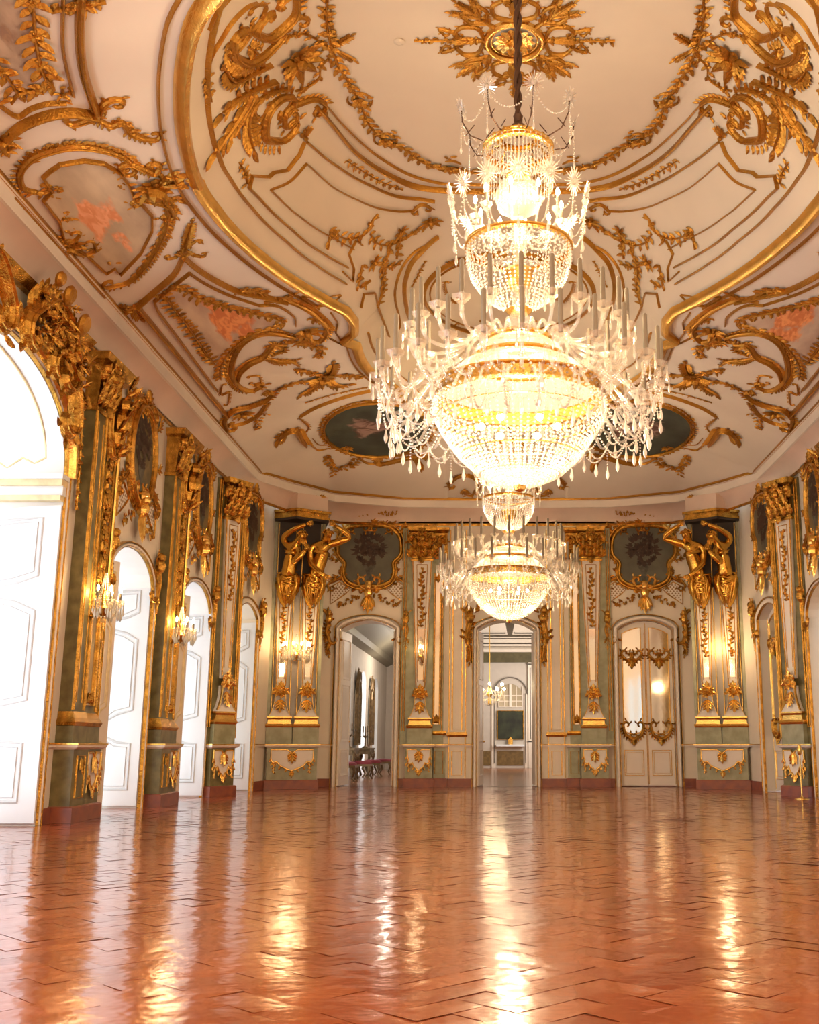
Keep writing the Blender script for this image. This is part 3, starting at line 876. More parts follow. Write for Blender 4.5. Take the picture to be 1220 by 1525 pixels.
motif('flower_festoon', 'garland', 'gilded flower festoon with ribbons low in the dome, {s} of the big chandelier', g_fest)
motif('flower_boss', 'ornament', 'small gilded leaf boss within the festoon, {s} of the big chandelier', lambda mb: burst(mb, c2((785, 1190))[0], .2, 6, rr=seeded(8)))
motif('shell_boss', 'ornament', 'gilded shell boss beside the round moulding, {s} side of the dome', lambda mb: burst(mb, c2((1040, 1005))[0], .24, 8, rr=seeded(9)))
motif('flower_curl', 'ornament', 'gilded curl of leaves under the dome festoon, {s} of the big chandelier', lambda mb: garland(mb, CS, c2((730, 1200), (712, 1300), (765, 1270)), .16, step=.075, rr=seeded(13)))
motif('leaf_spray', 'ornament', 'gilded leaf spray in the upper part of the round moulding, {s} half', lambda mb: garland(mb, CS, cb((620, 300), (700, 270), (760, 250)), .13, rr=seeded(17)))
motif('scroll_spray', 'ornament', 'small gilded scroll inside the round moulding, {s} half', lambda mb: cscroll(mb, CS, cb((600, 470), (620, 560), (690, 640), (740, 610)), .07, 2))
motif('long_scroll', 'ornament', 'long gilded scroll under the round moulding, {s} half', lambda mb: cscroll(mb, CS, cb((690, 860), (780, 885), (900, 885), (965, 845), (950, 805)), .08, 1))
ltrim(lambda mb: line(mb, CS, c2((722, 1392), (735, 1332), (785, 1328), (800, 1390), (830, 1470), (850, 1525)), .05, .04, False))
# bay frames
def g_f2apex(mb):
    rr = seeded(19); a = c1((830, 1160))[0]
    fan(mb, a, c1((850, 1080))[0] - a, .25, 5, 1.6); frond(mb, c1((835, 1140), (850, 1080), (870, 1010)), .13, rr=rr)
    cscroll(mb, CS, c1((770, 1170), (800, 1160), (830, 1130), (890, 1090)), .07, 1); cscroll(mb, CS, c1((910, 1160), (870, 1150), (840, 1130)), .07, 1)
motif('panel_crest', 'ornament', 'gilded leaf crest at the pointed top of the {s} vault panel', g_f2apex)
def g_f2corner(mb):
    rr = seeded(21)
    frond(mb, c1((640, 1360), (590, 1410), (530, 1390)), .16, rr=rr); frond(mb, c1((630, 1370), (610, 1400), (640, 1440)), .14, rr=rr)
    burst(mb, c1((610, 1390))[0], .16, 6, rr=rr)
motif('corner_leaf', 'ornament', 'gilded leaf tuft on the outer corner of the {s} vault panel', g_f2corner)
def fresco_mat(name, sky1, sky2, fig1, fig2, r0=.30, sc_=3., size=(1, 1, 1)):
    m = bpy.data.materials.new(name); nt, N, L, b = nodes(m); b.inputs['Roughness'].default_value = .75
    tc = N.new('ShaderNodeTexCoord')
    nz = N.new('ShaderNodeTexNoise'); nz.inputs['Scale'].default_value = sc_; nz.inputs['Detail'].default_value = 4; L.new(tc.outputs['Generated'], nz.inputs['Vector'])
    c_ = N.new('ShaderNodeValToRGB'); c_.color_ramp.elements[0].position = .35; c_.color_ramp.elements[1].position = .68
    c_.color_ramp.elements[0].color = (*sky2, 1); c_.color_ramp.elements[1].color = (*sky1, 1); L.new(nz.outputs['Fac'], c_.inputs[0])
    n2 = N.new('ShaderNodeTexNoise'); n2.inputs['Scale'].default_value = 9; n2.inputs['Detail'].default_value = 2; n2.inputs['Distortion'].default_value = 1.2; L.new(tc.outputs['Generated'], n2.inputs['Vector'])
    c2_ = N.new('ShaderNodeValToRGB'); c2_.color_ramp.elements[0].position = .42; c2_.color_ramp.elements[1].position = .58
    c2_.color_ramp.elements[0].color = (*fig2, 1); c2_.color_ramp.elements[1].color = (*fig1, 1); L.new(n2.outputs['Fac'], c2_.inputs[0])
    sub = N.new('ShaderNodeVectorMath'); sub.operation = 'SUBTRACT'; sub.inputs[1].default_value = (.5, .5, .5); L.new(tc.outputs['Generated'], sub.inputs[0])
    mu = N.new('ShaderNodeVectorMath'); mu.operation = 'MULTIPLY'; mu.inputs[1].default_value = size; L.new(sub.outputs[0], mu.inputs[0])
    n3 = N.new('ShaderNodeTexNoise'); n3.inputs['Scale'].default_value = 4; n3.inputs['Detail'].default_value = 3; L.new(tc.outputs['Generated'], n3.inputs['Vector'])
    le = N.new('ShaderNodeVectorMath'); le.operation = 'LENGTH'; L.new(mu.outputs[0], le.inputs[0])
    ma = N.new('ShaderNodeMath'); ma.operation = 'MULTIPLY_ADD'; L.new(n3.outputs['Fac'], ma.inputs[0]); ma.inputs[1].default_value = 1.1; L.new(le.outputs['Value'], ma.inputs[2])
    c3_ = N.new('ShaderNodeValToRGB'); c3_.color_ramp.elements[0].position = r0 + .42; c3_.color_ramp.elements[1].position = r0 + .53
    c3_.color_ramp.elements[0].color = (1, 1, 1, 1); c3_.color_ramp.elements[1].color = (0, 0, 0, 1); L.new(ma.outputs[0], c3_.inputs[0])
    mx = N.new('ShaderNodeMixRGB'); L.new(c3_.outputs[0], mx.inputs[0]); L.new(c_.outputs[0], mx.inputs[1]); L.new(c2_.outputs[0], mx.inputs[2]); L.new(mx.outputs[0], b.inputs['Base Color'])
    return m
FR1 = fresco_mat('orange_figure_fresco', (.78, .64, .48), (.55, .40, .30), (.95, .42, .16), (.72, .24, .08), .34)
FR2 = fresco_mat('pale_sky_fresco', (.74, .62, .44), (.52, .42, .29), (.95, .50, .28), (.80, .34, .16), .24)
FR3 = fresco_mat('dark_green_fresco', (.075, .095, .07), (.045, .05, .04), (.36, .24, .20), (.13, .07, .055), .26, size=(1, 1.3, 1))
def patch(mb, pts, off=.012, rings=6, smooth=True, S=None):
    S = S or CS
    q = resample(list(catmull(pts, 4, True)) + [pts[0]], .12)[:-1] if smooth else [np.asarray(p) for p in resample(list(pts) + [pts[0]], .1)[:-1]]
    c = sum(q) / len(q); n = len(q); v = []; f = []
    for k in range(rings + 1):
        for p in q:
            P, nn = S.at(*(c + (p - c) * (k / rings))); v.append(P + nn * off)
    for k in range(rings):
        for i in range(n): f.append((k * n + i, k * n + (i + 1) % n, (k + 1) * n + (i + 1) % n, (k + 1) * n + i))
    mb.add(v, f)
def fresco(label, where, pts, m, frame, wpar='gilded foliage frame', smooth=False):
    """a painted panel with its stucco frame"""
    for k in where:
        s = {'L': 'left', 'R': 'right', 'NL': 'near left', 'NR': 'near right'}[k]
        c = sum(pts) / len(pts); P, n = CS.at(*c)
        loc = (P[0] * (-1 if k == 'R' else 1), P[1], P[2])
        e = empty('ceiling_fresco', label.format(s=s), 'painting', None, loc)
        mb = MB(); patch(mb, pts, smooth=smooth); put(mb, 'painted_panel', m, k, e)
        mb = MB(); frame(mb); put(mb, 'frame', GOLDC, k, e)
P2 = c5((140, 165), (180, 140), (240, 165), (310, 195), (400, 228), (500, 250), (600, 268), (645, 290), (600, 302), (520, 328), (450, 368), (400, 420), (372, 475), (340, 455), (290, 385), (230, 300), (170, 220))
def fr2(mb):
    rr = seeded(23)
    for q in (((110, 180), (170, 130), (210, 135), (260, 170), (340, 200)), ((340, 200), (440, 225), (540, 250), (600, 262), (650, 290)), ((650, 290), (590, 310), (510, 335), (450, 372), (400, 425), (372, 480), (372, 530)),
              ((345, 465), (290, 390), (230, 300), (170, 225), (140, 180))):
        garland(mb, CS, c5(*q), .19, step=.07, rod=True, flowers=False, rr=rr)
fresco('{s} long fresco of orange draped figures on clouds in the vault', ('L', 'R'), P2, FR1, fr2)
def g_sc2(mb):
    rr = seeded(27)
    cscroll(mb, CS, c5((560, 200), (640, 190), (720, 215), (790, 262), (832, 315), (800, 368), (745, 358), (720, 325)), .15, 4, False)
    garland(mb, CS, c5((450, 150), (510, 145), (575, 165)), .2, step=.08, rr=rr); frond(mb, c5((570, 180), (630, 190), (680, 170)), .14, rr=rr)
    cscroll(mb, CS, c5((690, 352), (620, 335), (540, 335), (470, 372), (430, 440), (422, 515), (455, 565), (505, 582), (550, 565)), .16, 3)
    cscroll(mb, CS, c5((670, 335), (600, 318), (520, 335), (440, 385), (405, 450), (395, 530)), .07, 0, False)
    garland(mb, CS, c5((700, 370), (770, 390), (815, 400), (795, 440)), .18, step=.08, rr=rr)
    garland(mb, CS, c5((760, 270), (830, 290), (848, 330)), .16, step=.08, rr=rr)
    burst(mb, c5((750, 330))[0], .3, 8, rr=rr)
    burst(mb, c5((720, 375))[0], .18, 6, rr=rr)
motif('rocaille_frame_scroll', 'ornament', 'heavy gilded rocaille scrolls closing the {s} vault panel', g_sc2)
def g_dragon(mb):
    rr = seeded(29)
    cscroll(mb, CS, c5((715, 480), (680, 455), (620, 450), (570, 440)), .1, 2, False)
    cscroll(mb, CS, c5((660, 385), (600, 385), (560, 430), (500, 460), (460, 500), (450, 545)), .17, 3, False)
    cscroll(mb, CS, c5((500, 520), (540, 520), (545, 560), (500, 555)), .06, 1)
    frond(mb, c5((590, 430), (650, 405), (600, 380)), .14, rr=rr); frond(mb, c5((560, 440), (640, 465), (700, 450)), .12, rr=rr)
motif('dragon_ornament', 'ornament', 'gilded dragon like scroll creature inside the C scroll, {s} vault', g_dragon)
def g_bloom(mb):
    rr = seeded(31); p = c5((810, 535))[0]
    burst(mb, p, .36, 11, rr=rr); burst(mb, p, .24, 8, rr=rr, ang0=.4)
    garland(mb, CS, c5((690, 490), (750, 500), (810, 520), (900, 515), (985, 525)), .17, step=.07, rr=rr)
    garland(mb, CS, c5((620, 580), (690, 550), (760, 540)), .17, step=.07, rr=rr)
    frond(mb, c5((800, 540), (850, 500), (860, 470)), .2, rr=rr); frond(mb, c5((810, 540), (780, 570), (730, 600)), .18, rr=rr); frond(mb, c5((830, 540), (880, 565), (920, 560)), .18, rr=rr)
motif('flower_burst', 'ornament', 'gilded burst of blossom pointing to the oval fresco, {s} vault', g_bloom)
def g_shell2(mb):
    rr = seeded(33)
    cscroll(mb, CS, c5((400, 755), (392, 705), (430, 665), (500, 648), (570, 622), (600, 595)), .15, 4)
    cscroll(mb, CS, c5((420, 735), (480, 718), (540, 682), (570, 640)), .12, 4)
    burst(mb, c5((470, 685))[0], .26, 8, rr=rr); garland(mb, CS, c5((540, 700), (530, 745), (550, 745)), .15, rr=rr, rod=False)
    garland(mb, CS, c5((560, 690), (590, 680)), .13, rr=rr, rod=False, smooth=False)
    cscroll(mb, CS, c5((380, 560), (375, 600), (410, 590), (405, 640)), .06, 2)
    burst(mb, c5((580, 590))[0], .16, 6, rr=rr)
motif('shell_scroll_foot', 'ornament', 'gilded shell and scroll foot at the lower corner of the {s} vault panel', g_shell2)
# portal bay fresco and near fresco (left wall only; their twins lie outside the view)
P1 = c1((192, 800), (225, 770), (270, 740), (380, 722), (470, 735), (540, 775), (585, 835), (610, 900), (650, 930), (690, 975), (690, 1040), (640, 1140), (545, 1240), (520, 1210), (480, 1235), (390, 1150), (290, 1085), (270, 1000), (195, 905), (235, 860))
def fr1(mb):
    rr = seeded(35); q = P1 + [P1[0]]
    line(mb, CS, q, .06, .05)
    cscroll(mb, CS, c1((170, 870), (105, 850), (92, 780), (140, 715), (220, 680), (330, 658), (450, 670), (550, 705), (615, 760)), .13, 3)
    cscroll(mb, CS, c1((735, 890), (762, 960), (735, 1070), (672, 1180), (590, 1270), (500, 1300)), .13, 3)
    garland(mb, CS, c1((100, 760), (150, 700), (230, 665), (330, 650), (460, 660), (560, 700), (620, 740)), .15, step=.09, rod=False, flowers=False, rr=rr)
    garland(mb, CS, c1((770, 950), (745, 1060), (680, 1170), (600, 1270)), .15, step=.09, rod=False, flowers=False, rr=rr)
    for a, b in (((245, 890), (275, 830)), ((550, 850), (590, 820)), ((610, 930), (650, 930)), ((500, 1200), (540, 1175)), ((280, 960), (320, 1000)), ((430, 1160), (420, 1095))): garland(mb, CS, c1(a, b), .14, rod=False, smooth=False, rr=rr)
    garland(mb, CS, c1((290, 1040), (280, 1090), (320, 1110)), .16, rod=False, rr=rr)
fresco('shield shaped fresco of a flying pink figure above the {s} portal', ('L',), P1, FR2, fr1)
def g_mask(mb):
    rr = seeded(37); p = c1((700, 850))[0]
    burst(mb, p, .3, 10, rr=rr); cscroll(mb, CS, c1((600, 740), (650, 760), (700, 780), (725, 760)), .12, 3); cscroll(mb, CS, c1((640, 900), (700, 910), (760, 930), (790, 970)), .12, 3)
    frond(mb, c1((720, 860), (780, 830), (835, 820)), .22, rr=rr); frond(mb, c1((710, 850), (750, 800), (790, 795)), .2, rr=rr); frond(mb, c1((740, 890), (800, 905)), .16, rr=rr)
    P, n = CS.at(*p); mb.ball(P + n * .08, .12)
motif('mask_and_feather_crest', 'ornament', 'gilded mask with feather leaves crowning the shield shaped fresco', g_mask, 'L')
def g_rock(mb):
    rr = seeded(39)
    burst(mb, c1((310, 1120))[0], .26, 9, rr=rr); frond(mb, c1((310, 1120), (270, 1150), (258, 1190)), .15, rr=rr); cscroll(mb, CS, c1((330, 1140), (380, 1150), (430, 1130), (425, 1095)), .09, 2)
    cscroll(mb, CS, c1((300, 1100), (340, 1080), (360, 1060)), .09, 2)
motif('rocaille_cluster', 'ornament', 'gilded rocaille cluster on the lower edge of the shield shaped fresco', g_rock, 'L')
def g_tas(cc):
    def g(mb):
        for k in range(3):
            a = (cc[0] + (k - 1) * 17, cc[1] + (k - 1) * 19)
            garland(mb, CS, c1((a[0] + 12, a[1] - 22), (a[0] - 15, a[1] + 22)), .075, rod=True, smooth=False, rr=seeded(2))
    return g
motif('tassel_fringe', 'ornament', 'small gilded fringe on the near end of the ledge under the shield shaped fresco', g_tas((80, 920)), 'L')
motif('tassel_fringe', 'ornament', 'small gilded fringe on the far end of the ledge under the shield shaped fresco', g_tas((455, 1345)), 'L')
P0 = c1((-40, -60), (115, -60), (140, 60), (160, 200), (190, 340), (130, 395), (75, 410), (40, 370), (-40, 280))
def fr0(mb):
    rr = seeded(41)
    garland(mb, CS, c1((130, -60), (150, 40), (160, 180), (195, 330), (235, 375)), .22, step=.08, rr=rr); garland(mb, CS, c1((235, 375), (160, 405), (95, 410), (50, 460)), .18, step=.08, rr=rr)
    garland(mb, CS, c1((-30, 260), (30, 340), (75, 410)), .18, step=.08, rr=rr)
fresco('grey sky fresco of the near bay at the top of the left vault', ('L',), P0, fresco_mat('grey_cloud_fresco', (.55, .44, .34), (.38, .29, .22), (.36, .24, .16), (.30, .2, .15), .1), fr0)
def g_nc(mb):
    rr = seeded(43)
    cscroll(mb, CS, c1((350, 555), (390, 540), (440, 520), (470, 470), (500, 450)), .12, 2); cscroll(mb, CS, c1((430, 530), (500, 565), (550, 550), (590, 600), (680, 630)), .11, 3)
    garland(mb, CS, c1((560, 560), (600, 590), (680, 628)), .12, rr=rr)
    burst(mb, c1((285, 425))[0], .12, 5, rr=rr); garland(mb, CS, c1((270, 400), (350, 410)), .12, rod=False, smooth=False, rr=rr); garland(mb, CS, c1((290, 460), (320, 480)), .1, rod=False, smooth=False, rr=rr)
motif('scroll_bracket', 'ornament', 'gilded scroll bracket where the near bay mouldings meet', g_nc, 'L')
motif('leaf_bracket', 'ornament', 'gilded leaf clasp on the near bay moulding at the top edge', lambda mb: (garland(mb, CS, c1((230, 45), (300, 30), (370, 20), (480, 0)), .18, step=.08, rr=seeded(3)), burst(mb, c1((370, 15))[0], .2, 7, rr=seeded(4))), 'L')
motif('leaf_clasp', 'ornament', 'gilded leaf clasp on the left vault frame beside the near bay', lambda mb: (burst(mb, c1((5, 640))[0], .22, 7, rr=seeded(6)), burst(mb, c1((30, 680))[0], .12, 7, rr=seeded(6))), 'L')
# end vault: two dark oval frescoes
def ell(cx_, cy_, rx, ry, n=28): return H(*[(cx_ + rx * math.cos(2 * PI * k / n), cy_ + ry * math.sin(2 * PI * k / n)) for k in range(n)])
P3 = ell(562, 638, 80, 40)
def fr3(mb):
    line(mb, CS, P3, .07, .06, closed=True)
    garland(mb, CS, ell(562, 638, 85, 43) + [ell(562, 638, 85, 43)[0]], .12, step=.07, rod=True, flowers=False, smooth=False, rr=seeded(45))
fresco('{s} dark green oval fresco with reclining grey figure over the far wall', ('L', 'R'), P3, FR3, fr3, smooth=True)
def g_dolph(mb):
    rr = seeded(47)
    cscroll(mb, CS, c5((620, 800), (650, 765), (695, 752), (720, 790), (745, 825)), .2, 3, False)
    cscroll(mb, CS, c5((740, 690), (715, 700), (755, 740), (735, 770)), .07, 1, False)
    line(mb, CS, c5((720, 690), (790, 650), (900, 610), (1020, 580)), .07, .06, True)
    garland(mb, CS, c5((740, 635), (850, 602), (1010, 568)), .08, step=.06, rr=rr)
    cscroll(mb, CS, c5((750, 800), (790, 838), (848, 832)), .07, 0, False); cscroll(mb, CS, c5((770, 790), (800, 818), (850, 818)), .04, 0, False)
    frond(mb, c5((700, 760), (655, 765), (620, 815)), .16, rr=rr)
motif('dolphin_scroll', 'ornament', 'gilded dolphin headed scroll at the outer end of the {s} oval fresco', g_dolph)
def g_under(mb):
    rr = seeded(49)
    garland(mb, CS, c5((830, 860), (862, 915), (930, 910), (965, 875)), .2, step=.07, rod=False, rr=rr); garland(mb, CS, c5((865, 915), (865, 955)), .15, rod=False, smooth=False, rr=rr)
    line(mb, CS, c5((968, 870), (1010, 895), (1070, 895)), .06, .05, True); line(mb, CS, c5((975, 860), (1020, 875), (1075, 880)), .04, .04, True)
    cscroll(mb, CS, c5((1070, 900), (1130, 885), (1190, 870), (1240, 860)), .16, 3); burst(mb, c5((1078, 895))[0], .14, 6, rr=rr); burst(mb, c5((925, 830))[0], .17, 7, rr=rr)
    frond(mb, c5((1200, 860), (1230, 895), (1240, 925)), .14, rr=rr)
motif('acanthus_festoon', 'garland', 'gilded leaf festoon hanging below the {s} oval fresco', g_under)
def g_tiny(mb):
    cscroll(mb, CS, H((668, 722), (684, 708), (702, 708), (712, 720), (705, 735)), .14, 3); fan(mb, H((692, 728))[0], (0, 1), .25, 5)
motif('small_shell_scroll', 'ornament', 'small gilded shell scroll over the cornice, {s} of the far chandelier', g_tiny)
# centre medallion
def medal():
    e = empty('ceiling_medallion', 'large gilded star medallion with round rosette behind the chandelier chain', 'medallion', None, (0, YC, ZT))
    rr = seeded(51)
    class F:      # flat, local polar plane under the dome top
        def at(s, u, v): return V3(u, YC + v, ZT - .004), V3(0, 0, -1)
    F = F()
    mb = MB()
    for r, w_ in ((.34, .07), (.28, .03)): line(mb, F, [V3(r * math.cos(a), r * math.sin(a))[:2] for a in np.linspace(0, 2 * PI, 40)[:-1]], w_, w_, closed=True)
    mb.build('ring', GOLDB, e)
    mb = MB()
    for i in range(14):
        a = 2 * PI * i / 14; mb.leaf(V3(.05 * math.cos(a), YC + .05 * math.sin(a), ZT - .02), (math.cos(a), math.sin(a), 0), (0, 0, -1), .21, .11, h=.05)
    mb.ball((0, YC, ZT - .05), .09); mb.build('rosette', GOLDB, e)
    for i in range(8):
        a = PI / 4 * i; ca, sa = math.cos(a), math.sin(a)
        class G:
            def at(s, u, v): return V3(u * ca - v * sa, YC + u * sa + v * ca, ZT - .004), V3(0, 0, -1)
        G_ = G(); mb = MB(); main = i % 2 == 0; 
        if main:
            L_ = 1.22 if i % 4 == 0 else 1.15
            P = [V3(.36, 0)[:2], V3(.6, 0)[:2], V3(.85, 0)[:2], V3(L_, 0)[:2]]
            garland(mb, G_, P, .11, step=.06, rr=rr)
            q = G_.at(.42, 0)[0]; mb.leaf(q, (ca, sa, 0), (0, 0, -1), .35, .16, h=.06)
            for sg in (-1, 1):
                cscroll(mb, G_, [V3(x, y * sg)[:2] for x, y in ((.38, .06), (.45, .24), (.62, .26), (.72, .14))], .06, 2)
                cscroll(mb, G_, [V3(x, y * sg)[:2] for x, y in ((.66, .05), (.74, .16), (.9, .22), (.86, .12))], .045, 2)
        else:
            frond(mb, [V3(.36, 0)[:2], V3(.55, 0)[:2]], .15, G_, rr)
            for sg in (-1, 0, 1): frond(mb, [V3(.6, .02 * sg)[:2], V3(.74, .1 * sg)[:2], V3(.95 - .08 * abs(sg), .17 * sg)[:2]], .09, G_, rr)
            for sg in (-1, 1): cscroll(mb, G_, [V3(x, y * sg)[:2] for x, y in ((.5, .02), (.6, .13), (.74, .14))], .05, 1)
        mb.build('ray', GOLDC, e)
    mb = MB(); mb.lathe([(.02, 0), (.05, .0), (.07, -.015), (.03, -.03), (.0, -.03)], (-1.4, YC + .02, ZT), 12)
    mb.build('ceiling_hook_plate', DOME, label='tiny round plaster cap beside the star medallion', cat='ceiling cap')
medal()
# ---------- corner fill walls behind the piers ----------
SX = 1
for SX in (1, -1):
    mb = MB(); mb.quad((-5.47, 24.98, 0), (-4.86, 26.32, 0), (-4.86, 26.32, TOPZ), (-5.47, 24.98, TOPZ))
    mb.quad((-5.85, 21.95, 0), (-5.63, 22.02, 0), (-5.63, 22.02, TOPZ), (-5.85, 21.95, TOPZ))
    mb.build('wall_%s_return' % side('left', 'right'), WALL, kind='structure')
SX = 1
# ---------- helpers on wall planes ----------
def prof_col(mb, S, u, v0, v1, w0, w1, d, nn=1):
    """tapered flat shaft, w0 wide at v0 and w1 at v1"""
    a = [(u - w0 / 2, v0), (u + w0 / 2, v0), (u + w1 / 2, v1), (u - w1 / 2, v1)]
    mb.prism(a, 0, d, S)
def sweepblock(mb, S, u0, u1, prof):
    """moulded block: prof list of (v, depth, overhang)"""
    for (v0, d0, o0), (v1, d1, o1) in zip(prof, prof[1:]):
        p = [S(u0 - o0, v0, 0), S(u1 + o0, v0, 0), S(u1 + o0, v0, d0), S(u0 - o0, v0, d0), S(u0 - o1, v1, 0), S(u1 + o1, v1, 0), S(u1 + o1, v1, d1), S(u0 - o1, v1, d1)]
        mb.add(p, [(0, 1, 2, 3), (4, 7, 6, 5), (3, 2, 6, 7), (0, 3, 7, 4), (1, 5, 6, 2)])
class Off:
    """surface S pushed out by d"""
    def __init__(s, S, d): s.S = S; s.d = d; s.N = S.N; s.U = S.U; s.Z = S.Z
    def __call__(s, u, v, h=0.): return s.S(u, v, h + s.d)
    def at(s, u, v): return s.S(u, v, s.d), s.S.N
def P_(*a): return [V3(x, y)[:2] for x, y in a]
def sym(pts, c): return pts + [(2 * c - x, y) for x, y in reversed(pts)]
def gold_in_shaft(mb, S, u, v0, v1, w_, rr):
    """trailing scrollwork filling a narrow panel"""
    n = max(3, int((v1 - v0) / (w_ * 1.5)))
    pts = [V3(u + (w_ * .22 if i % 2 else -w_ * .22), v0 + (v1 - v0) * i / n)[:2] for i in range(n + 1)]
    garland(mb, S, pts, w_ * .8, step=w_ * .4, rod=True, rr=rr)
def capital(par, S, u, w_, d, z0=5.45, z1=6.24, rr=None, name='capital'):
    mb = MB(); rr = rr or R
    sweepblock(mb, S, u - w_ * .42, u + w_ * .42, [(z0 - .03, d + .02, .03), (z0 + .02, d + .03, .04), (z0 + .04, d, 0), (z1 - .14, d + .06, .02), (z1 - .1, d + .14, .09), (z1, d + .17, .12)])
    for lay, (v, L_) in enumerate(((z0 + .04, .30), (z0 + .20, .34), (z0 + .40, .26))):
        for i in range(4 - (lay == 1)):
            k = (i - (1.5 if lay != 1 else 1)) / 2
            P = S(u + k * w_ * .62, v, d + .02 + .02 * lay); mb.acanthus(P, S.Z * .92 + S.N * .35, S.N, L_, w_ * .34)
    for sg in (-1, 1):
        O = Off(S, d + .07)
        cscroll(mb, O, [V3(u + sg * w_ * .12, z1 - .34)[:2], V3(u + sg * w_ * .34, z1 - .2)[:2], V3(u + sg * w_ * .52, z1 - .24)[:2]], .09, 2)
        mb.ball(S(u + sg * w_ * .5, z1 - .24, d + .12), .07, 8, 6)
    mb.rosette(S(u, z1 - .15, d + .16), S.N, .13, 6); mb.ball(S(u, z1 - .3, d + .14), .09, 8, 6)
    # mask swag under the capital
    mb.leaf(S(u, z0 + .1, d + .1), -S.Z, S.N, .22, .16)
    return mb.build(name, GOLD, par)
def pedestal(par, S, u0, u1, d, z1=.97, plaque=True, m=None, rr=None, name='pedestal'):
    rr = rr or R; m = m or GREENL
    mb = MB(); sweepblock(mb, S, u0, u1, [(0, d + .05, .04), (.185, d + .05, .04), (.2, d + .03, .02)]); mb.build('plinth', PLINTH, par)
    mb = MB(); sweepblock(mb, S, u0, u1, [(.2, d, 0), (z1 - .07, d, 0)]); ped = mb.build(name, m, par)
    mb = MB(); sweepblock(mb, S, u0, u1, [(z1 - .07, d + .01, .01), (z1 - .04, d + .06, .05), (z1 - .01, d + .07, .06)]); mb.build('ledge', TRIM, par)
    mb = MB(); sweepblock(mb, S, u0, u1, [(z1 - .01, d + .075, .065), (z1 + .012, d + .075, .065)]); mb.build('ledge_gilding', GOLDB, par)
    if plaque:
        c = (u0 + u1) / 2; W = (u1 - u0) * .84; O = Off(S, d + .012)
        wide = (u1 - u0) > .9
        half = [(c - W / 2, .86), (c - W / 2, .70), (c - W * .44, .63), (c - W * .5, .56), (c - W * .40, .52), (c - W * .28, .56), (c - W * .2, .46), (c - W * .08, .42), (c, .36)]
        if wide: half = [(c - W / 2, .86), (c - W / 2, .66), (c - W * .46, .58), (c - W * .36, .60), (c - W * .27, .50), (c - W * .12, .44), (c, .40)]
        top = [(c, .78), (c - W * .12, .86)]
        pts = half + [(2 * c - x, y) for x, y in reversed(half[:-1])] + [(2 * c - x, y) for x, y in reversed(top[1:])] + top
        mb = MB(); n = len(pts); mb.add([O(c, .66)] + [O(*p) for p in pts], [(0, i + 1, (i + 1) % n + 1) for i in range(n)]); mb.build('plaque', TRIM, ped)
        mb = MB(); line(mb, O, pts, .035, .025, closed=True)
        for x, y in half[1:]:
            for sg in (-1, 1): mb.leaf(O(c + sg * (c - x), y, .01), -S.Z + S.U * sg * .5, S.N, .09, .05, curl=.4)
        mb.acanthus(O(c, .84, .01), -S.Z, S.N, .3, .16, 3); mb.acanthus(O(c, .40, .01), -S.Z, S.N, .16, .1)
        for sg in (-1, 1): garland(mb, O, [V3(c + sg * W * .42, .56)[:2], V3(c + sg * W * .43, .34)[:2]], .07, smooth=False, rr=rr)
        mb.build('plaque_gilding', GOLDB, ped)
    return ped
